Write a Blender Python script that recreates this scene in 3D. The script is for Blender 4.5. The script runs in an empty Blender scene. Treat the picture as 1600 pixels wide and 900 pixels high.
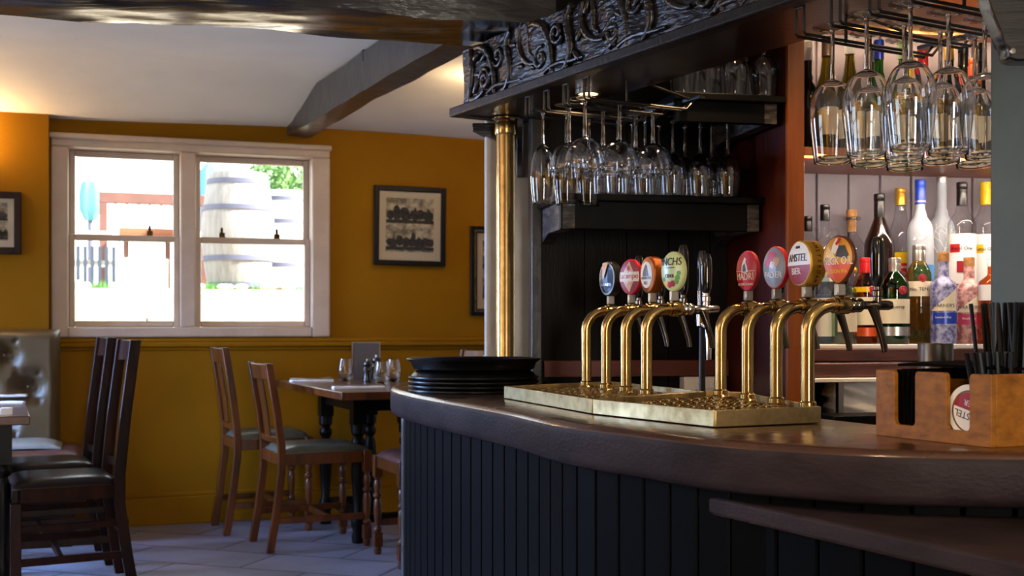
import bpy, bmesh, math, random
from mathutils import Vector, Matrix
random.seed(11)
S = bpy.context.scene
COL = S.collection
PI = math.pi
CH, HY, F = 1.07, 512.0, 1850.0          # eye height, horizon row, focal length in pixels

def at(px, py, Y):
    return Vector(((px-800)/F*Y, Y, CH-(py-HY)/F*Y))
def atx(px, Y):
    return (px-800)/F*Y
def zat(py, Y):
    return CH-(py-HY)/F*Y

# ------------------------------------------------------------------ materials
def lin(c):
    if isinstance(c, str):
        c = [int(c[i:i+2], 16)/255 for i in (0, 2, 4)]
    return tuple(((v/12.92) if v <= .04045 else ((v+.055)/1.055)**2.4) for v in c)

def new_mat(name):
    m = bpy.data.materials.new(name); m.use_nodes = True
    nt = m.node_tree
    return m, nt, nt.nodes['Principled BSDF']

def P(name, col, rough=.5, metal=0., col2=None, nscale=6., stretch=(1, 1, 1), detail=5., bump=0., bscale=None,
      coat=0., spec=.5, rough2=None, ramp=(.35, .65), bstretch=None, bdist=.01, emit=None, estr=0., sheen=0.):
    m, nt, b = new_mat(name)
    N, L = nt.nodes, nt.links
    b.inputs['Base Color'].default_value = (*lin(col), 1)
    b.inputs['Roughness'].default_value = rough
    b.inputs['Metallic'].default_value = metal
    b.inputs['Specular IOR Level'].default_value = spec
    if coat:
        b.inputs['Coat Weight'].default_value = coat
        b.inputs['Coat Roughness'].default_value = .16
    if sheen: b.inputs['Sheen Weight'].default_value = sheen
    if emit:
        b.inputs['Emission Color'].default_value = (*lin(emit), 1)
        b.inputs['Emission Strength'].default_value = estr
    if col2 or bump or rough2 is not None:
        tc = N.new('ShaderNodeTexCoord'); mp = N.new('ShaderNodeMapping')
        mp.inputs['Scale'].default_value = stretch
        L.new(tc.outputs['Object'], mp.inputs['Vector'])
        nz = N.new('ShaderNodeTexNoise'); nz.inputs['Scale'].default_value = nscale; nz.inputs['Detail'].default_value = detail
        nz.inputs['Roughness'].default_value = .6
        L.new(mp.outputs['Vector'], nz.inputs['Vector'])
        if col2:
            rp = N.new('ShaderNodeValToRGB')
            rp.color_ramp.elements[0].position = ramp[0]; rp.color_ramp.elements[1].position = ramp[1]
            rp.color_ramp.elements[0].color = (*lin(col), 1); rp.color_ramp.elements[1].color = (*lin(col2), 1)
            L.new(nz.outputs['Fac'], rp.inputs['Fac']); L.new(rp.outputs['Color'], b.inputs['Base Color'])
        if rough2 is not None:
            mr = N.new('ShaderNodeMapRange')
            mr.inputs['From Min'].default_value = .3; mr.inputs['From Max'].default_value = .7
            mr.inputs['To Min'].default_value = rough; mr.inputs['To Max'].default_value = rough2
            L.new(nz.outputs['Fac'], mr.inputs['Value']); L.new(mr.outputs['Result'], b.inputs['Roughness'])
        if bump:
            mp2 = N.new('ShaderNodeMapping'); mp2.inputs['Scale'].default_value = bstretch or stretch
            L.new(tc.outputs['Object'], mp2.inputs['Vector'])
            n2 = N.new('ShaderNodeTexNoise'); n2.inputs['Scale'].default_value = bscale or nscale*2; n2.inputs['Detail'].default_value = 4
            L.new(mp2.outputs['Vector'], n2.inputs['Vector'])
            bp = N.new('ShaderNodeBump'); bp.inputs['Strength'].default_value = bump; bp.inputs['Distance'].default_value = bdist
            L.new(n2.outputs['Fac'], bp.inputs['Height']); L.new(bp.outputs['Normal'], b.inputs['Normal'])
    return m

def thin_glass(name, col='ffffff', edge='b8c0c4', refl=1., rough=.02):
    """thin-walled glass: straight-through transmission, tinted more at grazing angles, plus a fresnel reflection"""
    m, nt, b = new_mat(name); N, L = nt.nodes, nt.links
    N.remove(b)
    out = N['Material Output']
    tr = N.new('ShaderNodeBsdfTransparent'); gl = N.new('ShaderNodeBsdfGlossy'); mx = N.new('ShaderNodeMixShader')
    gl.inputs['Roughness'].default_value = rough
    lw = N.new('ShaderNodeLayerWeight'); lw.inputs['Blend'].default_value = .35
    rp = N.new('ShaderNodeValToRGB')
    rp.color_ramp.elements[0].position = .35; rp.color_ramp.elements[1].position = 1.
    rp.color_ramp.elements[0].color = (*lin(col), 1); rp.color_ramp.elements[1].color = (*lin(edge), 1)
    L.new(lw.outputs['Facing'], rp.inputs['Fac']); L.new(rp.outputs['Color'], tr.inputs['Color'])
    l2 = N.new('ShaderNodeLayerWeight'); l2.inputs['Blend'].default_value = .5
    pw = N.new('ShaderNodeMath'); pw.operation = 'POWER'; pw.inputs[1].default_value = 4.
    L.new(l2.outputs['Facing'], pw.inputs[0])                       # Schlick: .04 + .96 (1-cos)^n on either side of the wall
    mu = N.new('ShaderNodeMath'); mu.operation = 'MULTIPLY_ADD'; mu.inputs[1].default_value = .8*refl; mu.inputs[2].default_value = .045*refl; mu.use_clamp = True
    L.new(pw.outputs[0], mu.inputs[0]); L.new(mu.outputs[0], mx.inputs['Fac'])
    L.new(tr.outputs[0], mx.inputs[1]); L.new(gl.outputs[0], mx.inputs[2]); L.new(mx.outputs[0], out.inputs['Surface'])
    return m

def solid_glass(name, col='ffffff', ior=1.5, rough=0.):
    m, nt, b = new_mat(name)
    b.inputs['Base Color'].default_value = (*lin(col), 1)
    b.inputs['Transmission Weight'].default_value = 1; b.inputs['Roughness'].default_value = rough; b.inputs['IOR'].default_value = ior
    return m

def emitter(name, col, strength):
    m, nt, b = new_mat(name)
    b.inputs['Base Color'].default_value = (0, 0, 0, 1)
    b.inputs['Emission Color'].default_value = (*lin(col), 1); b.inputs['Emission Strength'].default_value = strength
    return m

M = {}
M['yellow'] = P('mustard paint', '8a5d02', .7, col2='825601', spec=.12, nscale=2.5, bump=.08, bscale=60, ramp=(.3, .7))
M['plaster'] = P('ceiling plaster', 'ebe5da', .75, col2='e2dbcf', spec=.15, nscale=2, bump=.25, bscale=5, bdist=.02)
M['white_paint'] = P('window off-white paint', 'c3af9c', .45, col2='b8a390', nscale=8, bump=.1, bscale=40, spec=.3)
M['white_top'] = P('white shelf top', 'efe9e4', .4)
M['pillar'] = P('grey white plaster', 'cbc6bd', .6, col2='bcb6ac', nscale=9, bump=.3, bscale=30)
M['teal'] = P('grey green paint', '4f5c5a', .5, col2='485452', nscale=6, bump=.12, bscale=50)
M['black_beam'] = P('black gloss beam paint', '0c0b0a', .25, col2='12110f', nscale=3, stretch=(1, 5, 5), bump=.6, bscale=9, bstretch=(.35, 3, 3), bdist=.012, spec=.6, coat=.9)
M['grey_beam'] = P('dark painted beam', '2b2a29', .36, col2='363432', spec=.3, nscale=5, bump=.35, bscale=9, bdist=.02, coat=.4)
M['carved'] = P('carved dark oak', '110d0b', .28, col2='3f2a1c', nscale=5, ramp=(.5, .78), spec=.4, bump=.5, bscale=26, bstretch=(1, 1, 3), bdist=.012, coat=.35)
M['moulding'] = P('dark oak moulding', '1b1714', .4, col2='120f0d', nscale=6, stretch=(3, 3, 1), bump=.25, bscale=30, spec=.25)
M['soffit'] = P('varnished brown board', '2a170c', .3, col2='1c0f08', spec=.3, nscale=4, stretch=(1, 6, 6), bump=.1, bscale=20, coat=.4)
M['bar_top'] = P('bar top varnished wood', '4c2f1d', .24, col2='3a2114', nscale=3, stretch=(1, 3, 3), bump=.025, bscale=14, bdist=.004, coat=.55, rough2=.34)
M['bar_edge'] = P('worn dark bar edge', '32282b', .45, col2='1f1718', nscale=5, spec=.13, detail=9, stretch=(1, 1, 2), bump=.3, bscale=70, bdist=.004, rough2=.55)
M['panel'] = P('blue black panelling', '050608', .5, col2='040506', nscale=8, spec=.04, bump=.15, bscale=50, bdist=.004)
M['bar_panel_dark'] = P('dark back panelling', '120d0b', .45, col2='0c0908', spec=.1, nscale=6, stretch=(5, 5, 1), bump=.1, bscale=30)
M['mahogany'] = P('mahogany panel', '4a1a0e', .42, col2='300f08', spec=.25, nscale=3, stretch=(7, 7, .7), bump=.1, bscale=20, coat=.2)
M['orange_wood'] = P('orange oak', '8c4b18', .42, col2='763b10', spec=.3, nscale=5, stretch=(6, 6, .6), bump=.12, bscale=20, coat=.2)
M['red_strip'] = P('red brown strip', '6f2f18', .42, col2='5a2412', nscale=4, stretch=(.8, 6, 6), bump=.1, bscale=20)
M['counter_wood'] = P('purple brown board', '5d3730', .4, col2='43241f', nscale=5, stretch=(1, 5, 6), bump=.15, bscale=20)
M['shelf_wood'] = P('varnished shelf', 'a5623a', .35, col2='925230', nscale=5, stretch=(.8, 6, 6), bump=.08)
M['black_shelf'] = P('black painted shelf', '050404', .45, col2='080606', spec=.1, nscale=8, bump=.15)
M['endgrain'] = P('dark end grain', '1c1613', .5, col2='564b44', nscale=14, stretch=(1, 1, 4), ramp=(.45, .6), bump=.4)
M['alcove'] = P('grey boards', '746a72', .5, col2='6b6169', nscale=7, bump=.08)
M['brass'] = P('polished brass', 'bfa068', .17, 1., col2='a08450', nscale=18, rough2=.26, bump=.05, bscale=80, bdist=.002)
M['brass_worn'] = P('worn brass', 'cdb987', .36, 1., col2='927c50', nscale=22, detail=9, ramp=(.4, .72), rough2=.5, bump=.08, bscale=60, bdist=.002)
M['brass_dark'] = P('dark brass', '4a3415', .24, 1., col2='2c1f0e', nscale=12, rough2=.4)
M['chrome'] = P('chrome', 'c9c9c7', .14, 1.)
M['steel'] = P('brushed steel', 'b8b2a8', .28, 1., col2='9c968c', nscale=30, stretch=(1, 1, .05))
M['chrome_dark'] = P('dark chrome', '6d655c', .16, 1.)
M['black_gloss'] = P('black gloss plastic', '0a0a0b', .12, coat=.5)
M['black_matte'] = P('black plastic', '121213', .45)
M['straw'] = P('black straw plastic', '040405', .35, spec=.25)
M['black_wire'] = P('black wire', '100e0d', .35)
M['rubber'] = P('black rubber tray', '060607', .34, spec=.22, bump=.05, bscale=120)
M['white_plastic'] = P('white plastic', 'dcd8d6', .35)
M['chair_wood'] = P('chair oak', '63320d', .36, col2='3f2008', nscale=6, stretch=(3, 3, .7), bump=.08, bscale=20, coat=.1, spec=.3)
M['chair_dark'] = P('dark oak', '2c130a', .3, col2='160905', spec=.1, nscale=6, stretch=(3, 3, .7), bump=.08, bscale=20)
M['table_top'] = P('table oak', '5c4436', .28, col2='49352a', nscale=4, stretch=(1, 5, 5), bump=.1, coat=.35)
M['table_dark'] = P('dark table legs', '0c0705', .4, col2='080504', spec=.14, nscale=5)
M['leather_green'] = P('grey green leather', '59584c', .36, col2='4d4c40', nscale=14, bump=.15, bscale=60, bdist=.004)
M['leather_booth'] = P('olive leather', '544326', .4, col2='4a3c29', nscale=9, bump=.12, bscale=60, bdist=.004)
M['leather_navy'] = P('dark leather', '1c1514', .28, col2='171110', spec=.3, nscale=10, bump=.12, bscale=60, bdist=.004)
M['leather_red'] = P('red brown leather', '5a3a34', .36, col2='4a2c28', nscale=10, bump=.12, bscale=60, bdist=.004)
M['leather_grey'] = P('pale grey leather', '8b8f8a', .4, col2='7a7e7a', nscale=8, bump=.12, bscale=40)
M['frame_black'] = P('black picture frame', '0c0908', .45, spec=.2)
M['frame_brown'] = P('dark brown frame', '22100a', .45, spec=.2)
M['gold'] = P('antique gold', '8a713d', .4, .7, col2='4c3a1e', nscale=40)
M['mount'] = P('cream mount', 'cbb6a0', .7)
M['linen'] = P('white napkin', 'e6e4e6', .8, bump=.2, bscale=120)
M['paper'] = P('white paper', 'f2efe8', .6)
M['cream_label'] = P('cream label', 'efe0c2', .55)
M['slate_card'] = P('grey brown card', '4d443f', .5)
M['caddy'] = P('stained plywood', '9c6420', .48, col2='5e360c', nscale=28, stretch=(1, 1, 2.2), detail=9, ramp=(.32, .78), spec=.3, bump=.12, bscale=60, bdist=.003)
M['napkin_black'] = P('black napkin', '050505', .85, spec=.05, bump=.25, bscale=40)
M['cork'] = P('cork', 'c08a52', .7, col2='a06d3a', nscale=60, bump=.3, bscale=90)
M['glass'] = thin_glass('clear thin glass', 'fdfdfd', 'b3bbc0', 1.05)
M['stem'] = solid_glass('stem glass', 'fbfdff')
M['pane'] = thin_glass('window pane', 'fbfdfc', 'e6efec', .8)
M['b_clear'] = thin_glass('clear bottle glass', 'f6f8f9', 'b9c1c6', 1.1)
M['b_frost'] = P('frosted bottle glass', 'aab0ba', .5)
M['b_green'] = thin_glass('green bottle glass', '5fae4a', '12401a', 1.2)
M['b_gin'] = thin_glass('emerald bottle glass', '2f9a45', '07380f', 1.2)
M['b_olive'] = thin_glass('olive bottle glass', 'a49b3c', '37360e', 1.2)
M['b_dark'] = P('dark bottle glass', '0b0f0b', .07, coat=.3)
M['b_brown'] = P('brown black bottle glass', '1a0b08', .07, coat=.3)
M['b_amber'] = thin_glass('amber spirit', 'd98a35', '7a3a0c', 1.)
M['b_gold'] = thin_glass('pale gold spirit', 'd9bd7c', '8f7a3a', 1.)
M['b_pale'] = thin_glass('pale green glass', 'dcefdd', '8fb59a', 1.1)
M['b_blue'] = thin_glass('pale blue glass', 'cfe3f2', '5aa0d0', 1.1)
M['b_pink'] = P('pink patterned glass', 'd9a7a2', .3, col2='8d5a58', nscale=55, detail=3, ramp=(.42, .6))
M['b_violet'] = P('violet patterned glass', 'b4b4d4', .3, col2='54548c', nscale=55, detail=3, ramp=(.42, .6))
for k, c, r, me in [('c_red', 'c0141c', .35, 0), ('c_yellow', 'f0c010', .35, 0), ('c_gold', 'd8a63a', .3, .6), ('c_blue', '1c3fb0', .3, .1),
                    ('c_black', '0e0d0d', .3, 0), ('c_silver', 'c2c0bc', .3, .9), ('c_white', 'f0eeea', .4, 0), ('c_green', '9cc77e', .35, .1),
                    ('c_orange', 'd8521c', .35, .1), ('c_taupe', '8a7568', .35, .2), ('c_navy', '16204a', .35, 0), ('c_copper', 'b0622c', .3, .8),
                    ('c_cream', 'e9dcc0', .45, 0), ('c_wine', '9c1a2a', .4, 0), ('c_sky', '3f8fd8', .4, 0), ('c_pink', 'c8486a', .4, 0),
                    ('c_dblue', '1c2c44', .2, 0), ('c_lime', 'c5cf8e', .25, 0), ('c_grey', '8e9094', .3, 0), ('c_brown', '5b2c14', .35, 0),
                    ('c_lgreen', '5c9a3c', .4, 0), ('c_amber', 'c98a24', .3, .2), ('c_peach', 'd8a878', .35, 0), ('c_char', '2c2a2c', .4, 0)]:
    M[k] = P('colour '+k[2:], c, r, me)

# ------------------------------------------------------------------ mesh building
class MB:
    def __init__(s):
        s.bm = bmesh.new()
    def _xf(s, vs, mat):
        for v in vs: v.co = mat @ v.co
    def box(s, c, d, rz=0., mat=None):
        r = bmesh.ops.create_cube(s.bm, size=1)
        m = Matrix.Translation(c) @ (mat or Matrix.Rotation(rz, 4, 'Z')) @ Matrix.Diagonal((d[0], d[1], d[2], 1))
        s._xf(r['verts'], m); return s
    def box2(s, a, b):
        a, b = Vector(a), Vector(b)
        return s.box((a+b)/2, (abs(b.x-a.x), abs(b.y-a.y), abs(b.z-a.z)))
    def beam(s, p, q, w, h, up=(0, 0, 1)):
        """bar from p to q, w wide sideways and h along up"""
        p, q = Vector(p), Vector(q); x = (q-p); L = x.length; x.normalize()
        y = Vector(up).cross(x).normalized(); z = x.cross(y)
        m = Matrix((x, y, z)).transposed().to_4x4()
        return s.box((p+q)/2, (L, w, h), mat=m)
    def prism(s, poly, z0, z1, mat=None):
        """poly: list of (x,y); extruded z0..z1; optional matrix"""
        bot = [s.bm.verts.new((x, y, z0)) for x, y in poly]
        top = [s.bm.verts.new((x, y, z1)) for x, y in poly]
        n = len(poly)
        fs = [s.bm.faces.new(bot[::-1]), s.bm.faces.new(top)]
        for i in range(n):
            fs.append(s.bm.faces.new((bot[i], bot[(i+1) % n], top[(i+1) % n], top[i])))
        if mat: s._xf(bot+top, mat)
        bmesh.ops.recalc_face_normals(s.bm, faces=fs)
        return s
    def tube(s, pts, r, seg=10, squash=None, closed=False):
        pts = [Vector(p) for p in pts]; n = len(pts)
        rr = r if isinstance(r, (list, tuple)) else [r]*n
        tans = []
        for i in range(n):
            a = pts[i-1] if (i > 0 or closed) else pts[i]
            b = pts[(i+1) % n] if (i < n-1 or closed) else pts[i]
            tans.append((b-a).normalized())
        t = tans[0]
        u = Vector((0, 0, 1)) if abs(t.z) < .9 else Vector((1, 0, 0))
        if squash: u = Vector(squash[0])
        u = (u-t*u.dot(t)).normalized()
        rings = []
        for i in range(n):
            t = tans[i]
            if squash: u = Vector(squash[0])
            u = (u-t*u.dot(t))
            u = u.normalized() if u.length > 1e-6 else t.orthogonal().normalized()
            v = t.cross(u)
            k = squash[1] if squash else 1.
            rings.append([s.bm.verts.new(pts[i]+u*(math.cos(a)*rr[i]*k)+v*(math.sin(a)*rr[i]))
                          for a in [2*PI*j/seg for j in range(seg)]])
        fs = []
        m = n if closed else n-1
        for i in range(m):
            A, B = rings[i], rings[(i+1) % n]
            for j in range(seg):
                fs.append(s.bm.faces.new((A[j], A[(j+1) % seg], B[(j+1) % seg], B[j])))
        if not closed:
            fs.append(s.bm.faces.new(rings[0][::-1])); fs.append(s.bm.faces.new(rings[-1]))
        bmesh.ops.recalc_face_normals(s.bm, faces=fs)
        return s
    def lathe(s, prof, c=(0, 0, 0), seg=28, mat=None, closed=False):
        """prof: list of (r,z); r = 0 makes a pole. closed joins the last ring to the first (walls with thickness)"""
        rings = []; allv = []
        for r, z in prof:
            if r <= 1e-7: ring = [s.bm.verts.new((0, 0, z))]
            else: ring = [s.bm.verts.new((r*math.cos(2*PI*j/seg), r*math.sin(2*PI*j/seg), z)) for j in range(seg)]
            rings.append(ring); allv += ring
        fs = []; n = len(rings)
        for i in range(n if closed else n-1):
            A, B = rings[i], rings[(i+1) % n]
            for j in range(seg):
                k = (j+1) % seg
                if len(A) == 1 and len(B) == 1: continue
                if len(A) == 1: fs.append(s.bm.faces.new((A[0], B[k], B[j])))
                elif len(B) == 1: fs.append(s.bm.faces.new((A[j], A[k], B[0])))
                else: fs.append(s.bm.faces.new((A[j], A[k], B[k], B[j])))
        if not closed:
            for ring in (rings[0], rings[-1]):
                if len(ring) > 1: fs.append(s.bm.faces.new(ring))
        bmesh.ops.recalc_face_normals(s.bm, faces=fs)
        s._xf(allv, Matrix.Translation(c) @ (mat or Matrix.Identity(4)))
        return s
    def sphere(s, c, d, seg=16, mat=None):
        r = bmesh.ops.create_uvsphere(s.bm, u_segments=seg, v_segments=max(6, seg//2), radius=.5)
        s._xf(r['verts'], Matrix.Translation(c) @ (mat or Matrix.Identity(4)) @ Matrix.Diagonal((*d, 1)) if hasattr(d, '__len__') else Matrix.Translation(c) @ Matrix.Scale(d, 4))
        return s
    def grid(s, fn, nu, nv, closed_back=None):
        """surface from fn(u,v) -> point, u,v in 0..1"""
        V = [[s.bm.verts.new(fn(i/nu, j/nv)) for j in range(nv+1)] for i in range(nu+1)]
        for i in range(nu):
            for j in range(nv):
                s.bm.faces.new((V[i][j], V[i+1][j], V[i+1][j+1], V[i][j+1]))
        return s
    def slab(s, fn, nu, nv, off):
        """closed solid between fn(u,v) and fn(u,v)+off"""
        off = Vector(off)
        A = [[s.bm.verts.new(Vector(fn(i/nu, j/nv))) for j in range(nv+1)] for i in range(nu+1)]
        B = [[s.bm.verts.new(A[i][j].co+off) for j in range(nv+1)] for i in range(nu+1)]
        fs = []
        for i in range(nu):
            for j in range(nv):
                fs.append(s.bm.faces.new((A[i][j], A[i+1][j], A[i+1][j+1], A[i][j+1])))
                fs.append(s.bm.faces.new((B[i][j], B[i][j+1], B[i+1][j+1], B[i+1][j])))
        for i in range(nu):
            fs.append(s.bm.faces.new((A[i][0], B[i][0], B[i+1][0], A[i+1][0])))
            fs.append(s.bm.faces.new((A[i][nv], A[i+1][nv], B[i+1][nv], B[i][nv])))
        for j in range(nv):
            fs.append(s.bm.faces.new((A[0][j], A[0][j+1], B[0][j+1], B[0][j])))
            fs.append(s.bm.faces.new((A[nu][j], B[nu][j], B[nu][j+1], A[nu][j+1])))
        bmesh.ops.recalc_face_normals(s.bm, faces=fs)
        return s
    def merge(s, me, mat=None):
        n0 = len(s.bm.verts); s.bm.from_mesh(me); s.bm.verts.ensure_lookup_table()
        if mat: s._xf(s.bm.verts[n0:], mat)
        return s
    def build(s, name, mat, parent=None, bevel=0., smooth=True, angle=40, world=True, side_mat=None, segs=2):
        me = bpy.data.meshes.new(name)
        if parent is not None and world:
            bmesh.ops.transform(s.bm, matrix=wmat(parent).inverted(), verts=s.bm.verts)
        loc = None
        if parent is None:
            xs = [v.co for v in s.bm.verts]
            lo = Vector((min(v.x for v in xs), min(v.y for v in xs), min(v.z for v in xs)))
            hi = Vector((max(v.x for v in xs), max(v.y for v in xs), max(v.z for v in xs)))
            loc = Vector(((lo.x+hi.x)/2, (lo.y+hi.y)/2, lo.z))
            bmesh.ops.translate(s.bm, vec=-loc, verts=s.bm.verts)
        s.bm.to_mesh(me); s.bm.free()
        me.materials.append(mat)
        if side_mat:
            me.materials.append(side_mat)
            for p in me.polygons:
                if p.normal.z < .6: p.material_index = 1
        if smooth:
            me.shade_smooth(); me.set_sharp_from_angle(angle=math.radians(angle))
        o = bpy.data.objects.new(name, me); COL.objects.link(o)
        if parent is not None: o.parent = parent
        if loc is not None: o.location = loc
        if bevel:
            b = o.modifiers.new('bevel', 'BEVEL'); b.width = bevel; b.segments = segs; b.limit_method = 'ANGLE'; b.angle_limit = math.radians(35)
        return o

def wmat(o):
    m = Matrix.Translation(o.location) @ o.rotation_euler.to_matrix().to_4x4()
    return wmat(o.parent) @ m if o.parent else m

def tag(o, label, cat, group=None, kind=None):
    if label: o['label'] = label
    if cat: o['category'] = cat
    if group: o['group'] = group
    if kind: o['kind'] = kind
    return o

def thing(name, label, cat, loc=(0, 0, 0), rz=0., group=None, rot=None):
    o = bpy.data.objects.new(name, None); COL.objects.link(o)
    o.empty_display_size = .05
    o.location = loc; o.rotation_euler = rot or (0, 0, rz)
    return tag(o, label, cat, group)

def struct(o):
    o['kind'] = 'structure'; return o

def dup(root, loc, rz=None, label=None, group=None, rot=None):
    def cp(o, par):
        c = o.copy(); COL.objects.link(c)
        if par is not None: c.parent = par
        for ch in list(o.children): cp(ch, c)
        return c
    r = cp(root, None); r.location = loc
    if rot is not None: r.rotation_euler = rot
    elif rz is not None: r.rotation_euler = (0, 0, rz)
    if label: r['label'] = label
    if group: r['group'] = group
    return r

_tc = {}
def text_bm(txt, size, depth=.0006):
    """mesh of a line of lettering centred on the origin in the xy plane"""
    k = (txt, size, depth)
    if k not in _tc:
        cu = bpy.data.curves.new('lettering', 'FONT'); cu.body = txt; cu.size = size; cu.align_x = 'CENTER'; cu.align_y = 'CENTER'
        cu.extrude = depth; cu.resolution_u = 3
        ob = bpy.data.objects.new('lettering', cu); COL.objects.link(ob)
        bpy.context.view_layer.update()
        me = bpy.data.meshes.new_from_object(ob.evaluated_get(bpy.context.evaluated_depsgraph_get()))
        bpy.data.objects.remove(ob); bpy.data.curves.remove(cu)
        _tc[k] = me
    return _tc[k]

def frame_mat(o, x, y, z):
    return Matrix((Vector(x), Vector(y), Vector(z))).transposed().to_4x4() if o is None else Matrix.Translation(o) @ Matrix((Vector(x), Vector(y), Vector(z))).transposed().to_4x4()

# the back wall's own axes: s along the wall to the right, y outwards, z up
WA = math.radians(18.6)
WX = Vector((math.cos(WA), math.sin(WA), 0)); WY = Vector((-math.sin(WA), math.cos(WA), 0)); WO = Vector((-1.76, 6.51, 0))
WM = Matrix.Translation(WO) @ Matrix.Rotation(WA, 4, 'Z')
def wp(s, y, z): return WO+WX*s+WY*y+Vector((0, 0, z))
def wall_hit(px, py, off=0.):
    d = Vector(((px-800)/F, 1, -(py-HY)/F)); o = Vector((0, 0, CH))
    p0 = WO+WY*off
    t = (p0-o).dot(WY)/d.dot(WY); q = o+d*t
    return (q-WO).dot(WX), q.z
def wbox(b, s0, s1, y0, y1, z0, z1):
    b.box(wp((s0+s1)/2, (y0+y1)/2, (z0+z1)/2), (abs(s1-s0), abs(y1-y0), abs(z1-z0)), WA); return b
# the bar back's axes: u along to the right, v away from the room
BO = Vector((.837, 3.6, 0)); BA = math.atan2(.2, 1)
BX = Vector((math.cos(BA), math.sin(BA), 0)); BY = Vector((-math.sin(BA), math.cos(BA), 0))
def bp(u, v, z): return BO+BX*u+BY*v+Vector((0, 0, z))
def bbox(b, u0, u1, v0, v1, z0, z1):
    b.box(bp((u0+u1)/2, (v0+v1)/2, (z0+z1)/2), (abs(u1-u0), abs(v1-v0), abs(z1-z0)), BA); return b
def bu(px, v):
    """u of the point seen in column px on the plane at depth v"""
    k = (px-800)/F
    # (BO+BX u+BY v).x = k*(...).y
    a = BX.x-k*BX.y
    return (k*(BO.y+BY.y*v)-(BO.x+BY.x*v))/a

# ------------------------------------------------------------------ camera
cam = bpy.data.cameras.new('camera'); co = bpy.data.objects.new('camera', cam); COL.objects.link(co)
co.location = (0, 0, CH); co.rotation_euler = (PI/2, 0, 0)
cam.sensor_width = 36; cam.lens = F/1600*36; cam.shift_y = (HY-450)/1600; cam.clip_start = .05
cam.dof.use_dof = True; cam.dof.focus_distance = 2.75; cam.dof.aperture_fstop = 6.3
S.camera = co

# ------------------------------------------------------------------ room shell
b = MB(); b.box2((-3.75, -2.7, -.1), (3.2, 8.4, 0)); fl = struct(b.build('floor', None, smooth=False))
def floor_mat():
    m, nt, bs = new_mat('worn stone flags'); N, L = nt.nodes, nt.links
    tc = N.new('ShaderNodeTexCoord'); mp = N.new('ShaderNodeMapping'); mp.inputs['Rotation'].default_value = (0, 0, WA)
    L.new(tc.outputs['Object'], mp.inputs['Vector'])
    br = N.new('ShaderNodeTexBrick'); br.inputs['Scale'].default_value = .75; br.inputs['Mortar Size'].default_value = .006
    br.inputs['Color1'].default_value = (*lin('9898a6'), 1); br.inputs['Color2'].default_value = (*lin('8a8a98'), 1); br.inputs['Mortar'].default_value = (*lin('4c4a4e'), 1)
    nz = N.new('ShaderNodeTexNoise'); nz.inputs['Scale'].default_value = 5; nz.inputs['Detail'].default_value = 8
    L.new(mp.outputs[0], br.inputs['Vector']); L.new(mp.outputs[0], nz.inputs['Vector'])
    mx = N.new('ShaderNodeMixRGB'); mx.blend_type = 'MULTIPLY'; mx.inputs['Fac'].default_value = .6
    L.new(br.outputs['Color'], mx.inputs['Color1']); L.new(nz.outputs['Color'], mx.inputs['Color2'])
    rp = N.new('ShaderNodeValToRGB'); rp.color_ramp.elements[0].color = (.3, .3, .3, 1); rp.color_ramp.elements[1].color = (1, 1, 1, 1)
    L.new(nz.outputs['Fac'], rp.inputs['Fac']); L.new(rp.outputs['Color'], mx.inputs['Color2'])
    L.new(mx.outputs['Color'], bs.inputs['Base Color']); bs.inputs['Roughness'].default_value = .38
    bpn = N.new('ShaderNodeBump'); bpn.inputs['Strength'].default_value = .35; bpn.inputs['Distance'].default_value = .02
    ad = N.new('ShaderNodeMath'); ad.operation = 'SUBTRACT'; L.new(nz.outputs['Fac'], ad.inputs[0]); L.new(br.outputs['Fac'], ad.inputs[1])
    L.new(ad.outputs[0], bpn.inputs['Height']); L.new(bpn.outputs['Normal'], bs.inputs['Normal'])
    return m
fl.data.materials[0] = floor_mat()

# ceiling: level, falling to the back wall over its last stretch
b = MB()
def ceil_pt(u, v):
    s = -2.6+u*7.6; y = .02-v*10.4
    d = -y
    k = max(0., 1-d/.85); k = k*k*(3-2*k)
    z = 2.34-.15*k+.012*math.sin(s*2.1+d*1.3)
    p = wp(s, y, z); return p
b.slab(ceil_pt, 40, 60, (0, 0, .35)); struct(b.build('ceiling', M['plaster']))

# back wall with the window opening (s -.70 .. .74, z 1.03 .. 2.08)
b = MB()
wbox(b, -2.6, -.70, 0, .22, 0, 2.6); wbox(b, .74, 3.9, 0, .22, 0, 2.6)
wbox(b, -.70, .74, 0, .22, 0, 1.03); wbox(b, -.70, .74, 0, .22, 2.08, 2.6)
wbox(b, -.728, 3.3, -.025, 0, 0, .965)                        # boarded lower wall stands slightly proud
struct(b.build('wall_back', M['yellow'], smooth=False))
b = MB(); wbox(b, -2.6, -.73, -.09, 0, 0, 2.33); struct(b.build('wall_back', M['yellow'], smooth=False))
b = MB(); wbox(b, -.728, 3.3, -.05, 0, .965, .99); wbox(b, -.728, 3.3, -.036, 0, .99, 1.01); wbox(b, -.728, 3.3, -.034, 0, .945, .965)
struct(b.build('trim_1', M['yellow'], bevel=.006))
b = MB(); wbox(b, -.728, 3.3, -.045, -.02, 0, .15); wbox(b, -.728, 3.3, -.036, -.02, .15, .172); struct(b.build('baseboard_back', M['yellow'], bevel=.005))

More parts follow.
